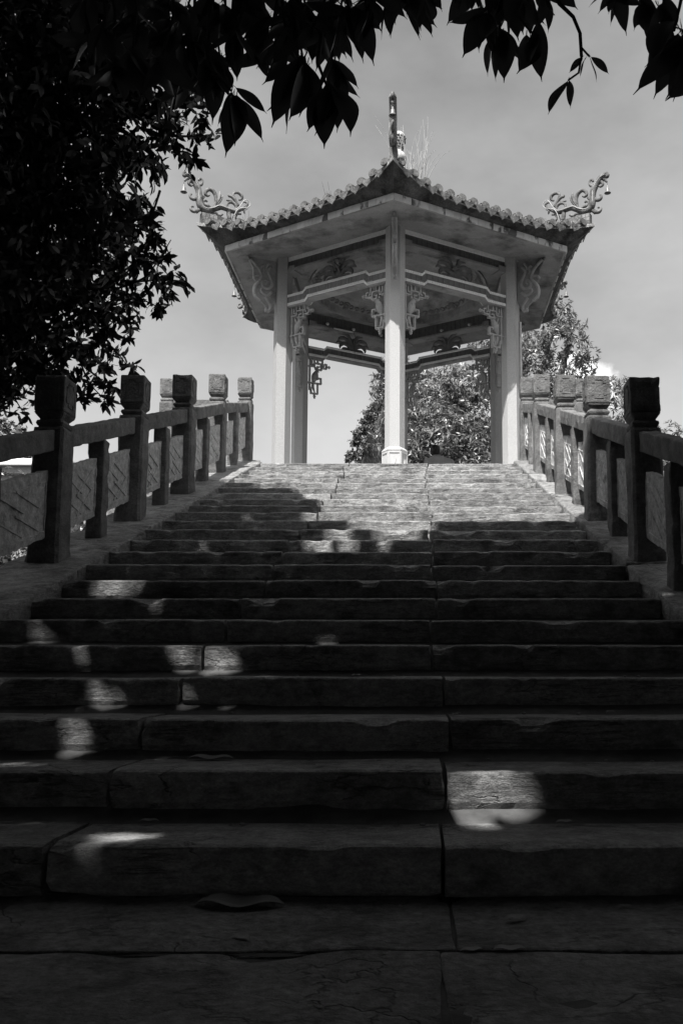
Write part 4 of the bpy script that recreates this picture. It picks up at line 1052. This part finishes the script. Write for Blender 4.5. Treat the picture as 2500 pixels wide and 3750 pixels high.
node(1570, -60, 3.0, 7, tips=[(1622, 82), (1600, 70), (1560, 60)]); node(1670, -110, 3.0, 4, tips=[(1678, 50), (1720, 35), (1660, 10)]); node(1730, -90, 3.1, 4, tips=[(1725, 35), (1760, 42), (1690, 10)])
node(1800, 40, 2.9, 7, tips=[(1728, 222), (1768, 180), (1815, 215), (1750, 130)], src=(1810, -100)); node(1840, 130, 3.0, 8, tips=[(1770, 268), (1838, 282), (1868, 255), (1790, 210), (1930, 230), (1880, 240)], src=(1860, -60))
node(1960, 120, 2.8, 6, tips=[(1935, 278), (2016, 292), (2000, 200), (1915, 215), (1960, 190)], src=(1930, -30)); node(1990, -10, 3.0, 6, tips=[(2045, 70), (1990, 110), (2010, 60)])
node(1860, -20, 3.1, 7, ln=150); node(1930, 0, 3.1, 7, ln=150, tips=[(1935, 55)]); node(1780, -10, 3.2, 7, ln=140)
tw_ = [(2030, -60), (2058, 10), (2110, 60), (2135, 120), (2140, 205)]
twig_([tuple(look(a, b, 2.9)) for a, b in tw_], [.009, .008, .007, .0065, .006])
twig_([tuple(look(a, b, 2.9)) for a, b in ((2138, 170), (2160, 195), (2170, 205))], .004); twig_([tuple(look(a, b, 2.9)) for a, b in ((2140, 205), (2130, 265), (2092, 292))], .004)
for b_, t_ in (((2145, 207), (2101, 268)), ((2158, 208), (2120, 282)), ((2170, 205), (2198, 302)), ((2175, 207), (2235, 276)), ((2090, 293), (2027, 415)), ((2096, 295), (2090, 396)), ((2130, 230), (2105, 262))):
    near_leaf(look(*b_, 2.9), look(*t_, 2.9+rnd.uniform(-.03, .03)))
node(2250, -40, 3.0, 7, tips=[(2160, 20), (2215, 52), (2230, 45), (2316, 108), (2280, 60)]); node(2370, 0, 3.0, 7, tips=[(2350, 85), (2375, 135), (2335, 85), (2420, 120), (2440, 90)])
node(2440, 20, 2.8, 7, tips=[(2370, 85), (2400, 110)]); node(2480, 110, 2.7, 7, tips=[(2386, 240), (2400, 245), (2430, 270), (2460, 300)]); node(2530, 150, 2.5, 7, tips=[(2368, 325), (2404, 345), (2440, 340), (2475, 395), (2500, 380)])
for (px, py) in [(330, 60), (400, 160), (470, 30), (520, 120), (560, 220), (620, 60), (650, 160), (700, 90), (720, 220), (780, 60), (840, 110), (880, 190), (920, 60), (600, 300), (680, 330), (500, 260), (430, 300), (770, 310), (940, 150), (350, 200), (860, 20), (960, 20), (1020, 180), (1080, 120), (1160, 160), (1100, 60), (1250, 130), (1320, 60), (1380, 20), (960, 220), (1220, 20), (300, -20), (560, 10), (820, 280), (640, 240), (740, 160), (1830, 30), (1900, 60), (1480, 10)]:
    node(px, py-60, rnd.uniform(2.9, 3.4), 6, ln=150, spread=80)

tag(pov(more.build('leaf_mass', M['leaf_near'], smooth=True)), kind='stuff')
# --- tree left of the stairs
def lobe_px(cx, cy, r, y):
    c = look(cx, cy, y); s_ = (y*.994+c.z*.1)/FPX; return (c.x, c.y, c.z, r*s_)
def crown_pts(lobes, dens, shell=.55, yk=1.0):
    C = []; O = []
    for x, y, z, r in lobes:
        n = int(dens*r*r*r*4.2*yk)+8
        v = unit(NR.normal(size=(n, 3))); rr = r*(shell+(1-shell)*NR.uniform(0, 1, (n, 1))**.6)*NR.uniform(.82, 1.12, (n, 1))
        C.append(np.array([x, y, z])+v*rr*[1, yk, 1]); O.append(v)
    return np.concatenate(C), np.concatenate(O)
lt = empty('broadleaf_tree', (-6.2, 7.6, 0)); tag(lt, 'dark broadleaf tree filling the upper left, its crown reaching over the left balustrade', 'tree')
LI = Matrix.Translation(-Vector(lt.location))
LB = [(600, 250, 200, 7), (350, 250, 280, 7), (100, 250, 300, 7), (430, 540, 175, 7), (200, 560, 280, 7.2), (0, 560, 300, 7.5), (440, 790, 150, 7.2), (250, 850, 250, 7.5), (0, 900, 300, 7.5), (480, 930, 60, 7.6),
      (360, 1050, 160, 8), (440, 1150, 90, 8.2), (150, 1150, 220, 8), (-50, 1200, 240, 8), (370, 1260, 110, 8.5), (270, 1330, 90, 8.5), (60, 1370, 110, 8.5), (-60, 1420, 120, 8.5), (-150, 700, 350, 8), (100, -50, 320, 7), (480, 0, 240, 7), (640, 470, 70, 7), (700, 330, 90, 7), (560, 620, 50, 7.2), (520, 340, 150, 7), (170, 1350, 90, 8.5)]
lobes = [lobe_px(*l) for l in LB]
C, O = crown_pts(lobes, 200, .2, 1.25)
# twigs reaching right
def sprig(par_mb, pts, y, k, L):
    P = [look(a, b, y) for a, b in pts]; cv = smooth_curve([tuple(p) for p in P], 4)
    par_mb.tube(cv, list(np.linspace(.012, .004, len(cv))), 5)
    return cv
lb = MB(); extraC = []; extraO = []
for pts, y in (([(440, 1060), (540, 1020), (590, 960), (640, 880)], 7.7), ([(460, 1030), (560, 1030), (650, 1010), (690, 1040)], 7.8), ([(420, 1020), (520, 960), (560, 900)], 7.6), ([(400, 1120), (480, 1080), (560, 1110), (600, 1130)], 7.8),
               ([(380, 1250), (440, 1290), (480, 1340)], 8.4), ([(300, 1300), (340, 1400), (395, 1460)], 8.4), ([(640, 560), (700, 560), (745, 600)], 7), ([(600, 700), (570, 800), (560, 850)], 7.2), ([(560, 1000), (600, 1060), (635, 1080)], 7.7), ([(200, 1350), (260, 1420), (290, 1440)], 8.4), ([(20, 1350), (60, 1440), (100, 1510)], 8.4), ([(60, 1400), (30, 1480), (15, 1500)], 8.4), ([(330, 1350), (390, 1400), (410, 1450)], 8.4), ([(640, 500), (770, 500), (790, 480)], 7)):
    cv = sprig(lb, pts, y, 5, .1)
    for p in cv[3:]:
        for q in range(1): extraC.append(np.array(p)+NR.normal(size=3)*[.05, .05, .04]); extraO.append(NR.normal(size=3)+[.4, 0, -.2])
C = np.concatenate([C, np.array(extraC)]); O = np.concatenate([O, np.array(extraO)])
ok = ~in_sun(C, .05) | (NR.uniform(size=len(C)) < .0); C, O = C[ok], O[ok]
ok = ~in_gap(C, .03); C, O = C[ok], O[ok]
cr_ = whorls(C, O, 7, .125, .048, 1.0, .3, .5)
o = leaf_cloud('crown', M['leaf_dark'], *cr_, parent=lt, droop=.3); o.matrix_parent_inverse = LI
lb.tube(smooth_curve([(-6.2, 7.6, -.1), (-6.1, 7.6, 1.5), (-5.8, 7.7, 3.0), (-5.2, 7.6, 4.6), (-4.6, 7.5, 6.2), (-4.2, 7.4, 7.8)], 3), list(np.linspace(.30, .10, 16)), 10)
for p in ([(-5.8, 7.7, 3.0), (-4.6, 7.9, 3.6), (-3.4, 8.0, 4.0), (-2.7, 7.9, 4.3)], [(-5.2, 7.6, 4.6), (-4.0, 7.3, 5.0), (-3.0, 7.1, 5.4)], [(-4.6, 7.5, 6.2), (-3.6, 7.1, 6.4), (-2.8, 7.0, 6.8)]):
    cv = smooth_curve(p, 4); lb.tube(cv, list(np.linspace(.07, .015, len(cv))), 7)
o = lb.build('trunk', M['bark'], lt, smooth=True); o.matrix_parent_inverse = LI

# --- trees and bushes
def tree(name, label, cat, base, trunk, lobes, L, W_, dens, mat_, k=7, group=None, hexa=False, shell=.5, limbs=()):
    t = empty(name, base); tag(t, label, cat, group); inv = Matrix.Translation(-Vector(base))
    C, O = crown_pts(lobes, dens, shell)
    ok = ~in_view(C) | True
    bad = in_sun(C, .0) & (C[:, 1] < 9); C, O = C[~bad], O[~bad]
    w = whorls(C, O, k, L, W_, 1.0, .3, .25)
    o = leaf_cloud('crown', mat_, *w, parent=t, hexa=hexa, droop=.25); o.matrix_parent_inverse = inv
    mb = MB(); cv = smooth_curve(trunk, 3); mb.tube(cv, list(np.linspace(.22, .05, len(cv))) if len(trunk) > 2 else [.2]*len(cv), 8)
    for l in limbs: cv = smooth_curve(l, 3); mb.tube(cv, list(np.linspace(.06, .015, len(cv))), 6)
    o = mb.build('trunk', M['bark'], t, smooth=True); o.matrix_parent_inverse = inv
    return t
def lp(lst, y): return [lobe_px(a, b, r, y+dy) for a, b, r, dy in lst]
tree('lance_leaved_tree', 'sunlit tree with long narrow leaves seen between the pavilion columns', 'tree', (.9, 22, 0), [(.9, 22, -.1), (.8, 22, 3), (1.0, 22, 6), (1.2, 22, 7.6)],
     lp([(1600, 1480, 120, 0), (1500, 1560, 110, -.5), (1440, 1460, 70, .5), (1700, 1420, 100, .3), (1780, 1500, 110, 0), (1620, 1620, 130, -1), (1740, 1640, 120, -1), (1500, 1680, 110, -1), (1820, 1380, 80, .5), (1560, 1380, 60, 1), (1420, 1600, 60, .5), (1800, 1760, 150, -1), (1600, 1800, 150, -1), (1400, 1380, 25, .5), (1405, 1420, 35, .5), (1850, 1640, 110, -.6), (1790, 1280, 60, 1.5), (1850, 1260, 60, 1.5), (1480, 1320, 35, 1), (1430, 1330, 25, 1)], 22), .17, .042, 120, M['leaf_sun'], 9)
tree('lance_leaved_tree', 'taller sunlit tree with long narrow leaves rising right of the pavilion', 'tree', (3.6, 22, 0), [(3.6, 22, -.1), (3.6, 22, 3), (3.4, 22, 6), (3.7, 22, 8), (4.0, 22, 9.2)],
     lp([(2060, 1170, 60, 0), (2110, 1210, 50, 0), (2010, 1200, 50, .4), (2040, 1260, 70, 0), (2120, 1290, 65, 0), (1960, 1290, 80, 0), (1930, 1200, 40, .5), (2150, 1350, 45, 0), (2050, 1380, 70, 0), (1960, 1400, 80, 0), (2120, 1420, 45, 0), (2010, 1480, 90, 0), (2090, 1500, 60, 0), (1920, 1500, 90, 0), (2175, 1300, 30, 0), (1900, 1340, 60, 0), (2000, 1620, 120, 0), (2150, 1600, 90, 0), (2080, 1120, 22, 0)], 22), .17, .040, 115, M['leaf_sun'], 9,
     limbs=[[tuple(look(1960, 1460, 21.9)), tuple(look(2010, 1300, 21.9)), tuple(look(2050, 1200, 21.9))], [tuple(look(1980, 1420, 21.8)), tuple(look(2060, 1380, 21.8)), tuple(look(2140, 1380, 21.8))], [tuple(look(1930, 1560, 21.8)), tuple(look(2000, 1450, 21.8))]])
tree('shrub', 'slim leafy shrub rising between the second and the nearest right-hand posts', 'shrub', (4.8, 20, 0), [(4.8, 20, -.1), (4.8, 20, 3), (4.8, 20, 6.5)],
     lp([(2260, 1420, 40, 0), (2290, 1460, 40, 0), (2250, 1510, 45, 0), (2310, 1540, 45, 0), (2260, 1580, 50, 0), (2320, 1640, 60, 0), (2300, 1410, 25, 0), (2280, 1750, 90, 0)], 20), .15, .035, 150, M['leaf_sun'], 8)
tree('shrub', 'low leafy shrub behind the rail at the right edge', 'shrub', (7, 20, 0), [(7, 20, -.1), (7, 20, 2.5), (7, 20, 5)],
     lp([(2400, 1610, 55, 0), (2470, 1600, 55, 0), (2350, 1600, 45, 0), (2540, 1620, 60, 0), (2440, 1690, 80, 0), (2600, 1680, 90, 0), (2500, 1800, 120, 0), (2350, 1750, 90, 0), (2380, 1900, 120, 0), (2600, 1950, 150, 0)], 20), .15, .036, 130, M['leaf_sun'], 8)
lowl = [('shrub', 'bushy shrub with bright leaves behind the first left-hand panel', [(10, 1750, 45, 0), (70, 1770, 45, 0), (-60, 1760, 60, 0), (120, 1830, 60, 0), (20, 1850, 90, 0), (120, 1950, 90, 0), (0, 2000, 130, 0), (100, 2100, 140, 0)], 14, (-6.6, 14, 0)),
        ('shrub', 'shrub seen below the panels beyond the second left-hand post', [(300, 1850, 70, 0), (240, 1950, 80, 0), (350, 1930, 80, 0), (450, 1880, 70, 0), (540, 1840, 70, 0), (400, 2000, 100, 0), (250, 2050, 100, 0)], 14.5, (-5.2, 14.5, 0))]
for nm, lb_, ls, y, b in lowl:
    tree(nm, lb_, 'shrub', b, [(b[0], b[1], -.1), (b[0], b[1], 1.5), (b[0], b[1], 3.2)], lp(ls, y), .12, .035, 150, M['leaf_sun'], 7)
tree('hillside_tree', 'distant round-crowned tree under the leaves at the left edge', 'tree', (-29, 60, 0), [(-29, 60, -.1), (-29, 60, 8), (-29, 60, 16)],
     lp([(20, 1545, 32, 0), (-40, 1520, 50, 0), (60, 1575, 28, 0), (95, 1590, 22, -3), (20, 1600, 50, 0), (100, 1640, 50, 0), (-60, 1620, 80, 0), (160, 1660, 40, 0), (40, 1700, 70, 0), (180, 1720, 60, 0)], 60), .45, .22, 5, M['leaf_far'], 6)
tree('small_tree', 'tiny dark tree beside the foot of the rocky hill', 'tree', (-4.2, 60, 0), [(-4.2, 60, -.1), (-4.2, 60, 8), (-4.2, 60, 15.4)],
     lp([(1295, 1668, 13, 0), (1312, 1665, 13, 0), (1303, 1660, 12, 0), (1290, 1680, 9, 0), (1318, 1678, 9, 0)], 60), .30, .16, 45, M['leaf_far'], 6)
# karst crag with clinging trees
hill = tag(empty('rocky_hill', (-2, 70, 0)), kind='structure')
HI = Matrix.Translation((2, -70, 0))
mb = MB(); ppts = [(1322, 1700), (1322, 1640), (1320, 1600), (1330, 1560), (1345, 1530), (1358, 1500), (1375, 1480), (1400, 1470), (1440, 1466), (1490, 1490), (1540, 1560), (1580, 1700)]
rings = []
zt_ = look(1420, 1466, 70).z
for q in range(26):
    t = q/25; z = t*zt_
    py = 1466+(1-t)*700
    lx = np.interp(-min(py, 1700), [-p[1] for p in ppts[:9]], [p[0] for p in ppts[:9]]); rx = np.interp(-min(py, 1700), [-p[1] for p in ppts[:8:-1]], [p[0] for p in ppts[:8:-1]]) if False else 1440+(1440-lx)*1.1
    a = look(lx, min(py, 1700), 70).x; b = look(rx, min(py, 1700), 70).x; cx_, r_ = (a+b)/2, (b-a)/2
    ring = []
    for k in range(24):
        th = 2*math.pi*k/40; p = Vector((math.cos(th)*2, math.sin(th)*2, z*.25)); e = .93+.07*fbm(p, 1.1, 4)
        ring.append((cx_+r_*e*math.cos(th), 73+max(r_, .4)*1.2*e*math.sin(th), z))
    rings.append(ring)
mb.loft(rings); o = mb.build('rock_face', M['rock'], hill, smooth=False); o.matrix_parent_inverse = HI
C = []
hp = np.array([p for r in rings[6:] for p in r]); sel = NR.choice(len(hp), 500); hc = hp[sel]; hc = hc[(hc[:, 1] < 74)]
C = np.repeat(hc, 16, 0)+NR.normal(size=(len(hc)*16, 3))*[.28, .3, .3]
tp = np.array([[look(a, b, 70)[i] for i in range(3)] for a, b in ((1335, 1575), (1345, 1545), (1360, 1515), (1380, 1490), (1405, 1478), (1318, 1610), (1312, 1622), (1325, 1590), (1400, 1500), (1370, 1530), (1350, 1580), (1480, 1500), (1440, 1472))])
C = np.concatenate([C, np.repeat(tp, 70, 0)+NR.normal(size=(len(tp)*70, 3))*[.2, .3, .18]])
w = whorls(C, NR.normal(size=C.shape)+[0, -1, 1], 6, .20, .11, 1.0, .4, .3)
o = leaf_cloud('hill_scrub', M['leaf_far'], *w, parent=hill, hexa=False); o.matrix_parent_inverse = HI
# unseen woodland added behind the camera and to the sides; it keeps the foot of the stairs dark
def wood(label, cx, cy, r, zc, n, mat_=M['leaf_near'], L=.55):
    t = empty('added_shade_tree', (cx, cy, 0)); tag(t, label, 'tree'); inv = Matrix.Translation((-cx, -cy, 0))
    v = unit(NR.normal(size=(n, 3))); P = np.array([cx, cy, zc])+v*NR.uniform(.5, 1, (n, 1))*np.array(r)
    P = P[P[:, 2] > .1]; P = P[~in_view(P)]; P = P[~in_sun(P, -.05)]; P = P[~in_gap(P, .10)]
    D = unit(NR.normal(size=P.shape)); o = leaf_cloud('crown', mat_, P, D, unit(NR.normal(size=P.shape)+[0, -.5, .5]), L*NR.uniform(.7, 1.2, len(P)), L*.5*np.ones(len(P)), parent=t, hexa=False, droop=.1); o.matrix_parent_inverse = inv
    mb = MB(); mb.tube([(cx, cy, -.1), (cx, cy, zc*.5), (cx+.1, cy, zc)], [.3, .25, .12], 8); o = mb.build('trunk', M['bark'], t); o.matrix_parent_inverse = inv
wood('dense tree added for shade behind the viewpoint, outside the picture', 0, -5.5, (5, 2.5, 5), 4.5, 15000)
wood('dense tree added for shade left of the viewpoint, outside the picture', -6.5, 1.0, (3.0, 4.5, 4.5), 4.0, 14000)
wood('dense tree added for shade right of the viewpoint, outside the picture', 6.5, 1.5, (3.2, 5.0, 4.5), 4.0, 14000)
wood('dense tree added for shade far behind on the left, outside the picture', -9, -6, (5, 5, 6), 5.5, 6000)
wood('dense tree added for shade far behind on the right, outside the picture', 9, -5, (5, 5, 6), 5.5, 6000)

# ------------------------------------------------------------------ flat-roofed building far left, person, fallen leaves
bd = empty('flat_roofed_building', (-16, 34, 0)); tag(bd, 'low building with a pale flat roof edge seen under the rail at far left', 'building'); BI = Matrix.Translation((16, -34, 0))
zr = look(0, 1690, 30).z
for nm, b_, m_ in (('wall', (-19.7, -12.3, 30.2, 38, -.1, zr-.45), M['plaster']), ('roof', (-20, -12.0, 29.8, 38.4, zr-.18, zr+.05), M['roofwhite']), ('eave_board', (-19.9, -12.1, 29.95, 38.3, zr-.45, zr-.18), M['carve_dark'])):
    mb = MB(); mb.rbox(*b_, b=.02, seg=9); o = mb.build(nm, m_, bd); o.matrix_parent_inverse = BI
for q in range(4):
    mb = MB(); x = -18.5+q*1.7; mb.box(x, x+.9, 30.16, 30.24, zr-2.2, zr-1.0); o = mb.build('window', M['glass'], bd); o.matrix_parent_inverse = BI
# seated person, back towards us, leaning to the right
PX0 = .43; PYY = 15.55; ZP = ZTOP+.0
SEAT = .05
person = empty('person', (PX0, PYY, ZP)); tag(person, 'person in a dark shirt sitting hunched, back to the stairs, beyond the front column', 'person')
PI_ = Matrix.Translation((-PX0, -PYY, -ZP))
bench = MB(); bench.rbox(PX0-.55, PX0+.55, PYY-.12, PYY+.28, ZP-.02, ZP+.41, b=.02, seg=.3)
tag(bench.build('stone_seat', M['granite']), 'low stone seat under the person in the pavilion', 'seat')
def body(pts, edges, radii, name, m_, lvl=2):
    me = bpy.data.meshes.new(name); me.from_pydata([(PX0+a, PYY+b, ZP+c+(SEAT if c > .3 else 0)) for a, b, c in pts], edges, []); me.materials.append(m_)
    o = link(name, me, person); o.matrix_parent_inverse = PI_
    sk = o.modifiers.new('Skin', 'SKIN'); sk.use_smooth_shade = True
    for v, r in zip(me.skin_vertices[0].data, radii): v.radius = (r if isinstance(r, tuple) else (r, r))
    me.skin_vertices[0].data[0].use_root = True
    s_ = o.modifiers.new('Subdivision', 'SUBSURF'); s_.levels = lvl; s_.render_levels = lvl
    return o
bp_ = [(0, 0, .46), (0, .02, .62), (-.01, .06, .80), (-.02, .09, .93), (-.05, .13, 1.04), (-.07, .14, 1.10),
       (-.22, .09, .95), (-.28, .12, .74), (-.22, .30, .58), (-.12, .42, .55), (.21, .09, .94), (.29, .12, .74), (.20, .30, .58), (.08, .42, .55),
       (-.10, .06, .45), (-.15, .45, .46), (-.14, .50, .08), (-.14, .62, .03), (.10, .06, .45), (.15, .45, .46), (.14, .50, .08), (.14, .62, .03)]
be_ = [(0, 1), (1, 2), (2, 3), (3, 4), (4, 5), (3, 6), (6, 7), (7, 8), (8, 9), (3, 10), (10, 11), (11, 12), (12, 13), (0, 14), (14, 15), (15, 16), (16, 17), (0, 18), (18, 19), (19, 20), (20, 21)]
br_ = [(.17, .13), (.17, .13), (.19, .13), (.22, .13), .10, .055, .10, .05, .042, .03, .075, .05, .042, .03, .10, .075, .05, .04, .10, .075, .05, .04]
body(bp_, be_, br_, 'body', M['shirt'])
hd = MB(); ZP += SEAT
hd.ball((PX0-.085, PYY+.15, ZP+1.165), .078, .092, .115, 18, 14); hd.ball((PX0-.075, PYY+.245, ZP+1.17), .014, .02, .018, 8, 6)
for sx in (-1, 1): hd.ball((PX0-.075+sx*.08, PYY+.15, ZP+1.18), .012, .022, .03, 8, 6)
o = hd.build('head', M['skin'], person, smooth=True); o.matrix_parent_inverse = PI_
hr = MB(); hr.ball((PX0-.085, PYY+.13, ZP+1.185), .094, .100, .112, 22, 16)
hr.v = [tuple(Vector(v)+Vector((1, 1, 1))*.010*fbm(Vector(v), 28, 2)) for v in hr.v]
o = hr.build('hair', M['hair'], person, smooth=True); o.matrix_parent_inverse = PI_
for sx in (-1, 1):      # hands resting on the knees, five fingers each
    hb = MB(); hx = PX0+(-.10 if sx < 0 else .07); hb.rbox(hx-.04, hx+.04, PYY+.42, PYY+.51, ZP+.535, ZP+.565, b=.012, seg=.03)
    for q in range(4): hb.tube([(hx-.03+q*.02, PYY+.50, ZP+.55), (hx-.03+q*.02, PYY+.545, ZP+.548), (hx-.03+q*.02, PYY+.575-.004*abs(q-1), ZP+.525)], [.009, .009, .007], 6)
    hb.tube([(hx-sx*.035, PYY+.45, ZP+.55), (hx-sx*.06, PYY+.48, ZP+.54), (hx-sx*.062, PYY+.51, ZP+.53)], [.010, .009, .007], 6)
    o = hb.build('hand', M['skin'], person, smooth=True); o.matrix_parent_inverse = PI_
# fallen leaves
M['fallen'] = leafmat('fallen_leaf', .20, .7, .2)
def fallen(label, x, y, z, L_, rz, curl=.25, tilt=0, wd=.18):
    mb = MB(); n = 12; vs = []
    for i in range(n):
        t = i/(n-1); w = wd*max(.015, math.sin(math.pi*t)**.8); zz = curl*math.sin(math.pi*t)*.5+.04*math.sin(9*t)
        vs += [(t-.5, -w, zz+w*.15), (t-.5, -w*.5, zz+w*.12), (t-.5, 0, zz), (t-.5, w*.5, zz+w*.15), (t-.5, w, zz+w*.2)]
    mb.add([tuple(c*L_ for c in v) for v in vs], [(i*5+j, (i+1)*5+j, (i+1)*5+j+1, i*5+j+1) for i in range(n-1) for j in range(4)])
    o = mb.build('fallen_leaf', M['fallen'], smooth=True, loc=(x, y, z+.006), rot=(tilt, 0, rz)); tag(o, label, 'leaf', None)
fallen('long curled leaf lying on the second step tread', -.70, Y1+GO*1+.30, 2*RI, .16, .05, .10, .08)
fallen('large arched leaf lying at the foot of the lowest step', -.44, Y1-.08, 0, .23, -.05, .09, .05)
fallen('left one of two small pale leaves on the paving', .115, 1.90, 0, .05, .25, .1, 0, .22)
fallen('right one of two small pale leaves on the paving', .195, 1.905, 0, .07, .05, .1, 0, .2)
DL = ['small dry leaf near the middle of the second step', 'small dry leaf on the third step just right of the joint', 'small dry leaf on the lowest step at right',
      'small dry leaf on the lowest step at left', 'small dry leaf near the middle of the fourth step', 'small dry leaf at the right end of the third step', 'small dry leaf on the second step at far left',
      'small dry leaf on the paving right of the joint', 'small dry leaf on the front row of paving at left', 'small dry leaf on the paving at far right, under the lowest step']
for q, (px, k, dyy) in enumerate(((1180, 2, .1), (1680, 3, .12), (2080, 1, .28), (560, 1, .3), (1320, 4, .1), (2250, 3, .3), (300, 2, .22), (1900, 0, -.2), (900, 0, -.35), (2300, 0, -.1))):
    z_ = k*RI; y_ = (Y1+GO*(k-1)+dyy) if k else Y1+dyy; x_ = (px-CX0)/FPX*(y_*.994+(z_-EYE)*.106)
    fallen('small dry leaf', x_, y_, z_, rnd.uniform(.035, .065), rnd.uniform(-1.2, 1.2), .18, .1, .2)
    o_ = COL.objects[-1]; o_['label'] = DL[q]; o_['group'] = 'small dry leaves on the steps'
deb = [(1690, 3), (1930, 3), (2130, 3), (1800, 2), (2230, 2), (2400, 2), (1400, 2), (1490, 4), (1455, 4), (2350, 4), (1100, 4), (860, 3), (450, 3), (180, 3), (1560, 1), (900, 1), (2360, 0), (1480, 0), (2300, 4), (2370, 6), (700, 2)]
for px, k in deb:
    y = (Y1+GO*k-rnd.uniform(.05, .2)) if k else 2.25; z = k*RI
    x = (px-CX0)/FPX*(y*.994+(z-EYE)*.106)
    mb = MB(); r = rnd.uniform(.004, .008); mb.ball((0, 0, r*.5), r*1.5, r, r*.7, 7, 5)
    mb.v = [tuple(Vector(v)*(1+.3*fbm(Vector(v)*60, 1, 2))) for v in mb.v]
    tag(mb.build('leaf_litter', M['fallen'], loc=(x, y, z)), 'crumb of dry litter lying on the stone steps', 'litter', 'crumbs of litter on the steps')
print('near leaves', nleaf[0], 'objects', len(bpy.data.objects), 'verts', sum(len(m.vertices) for m in bpy.data.meshes))
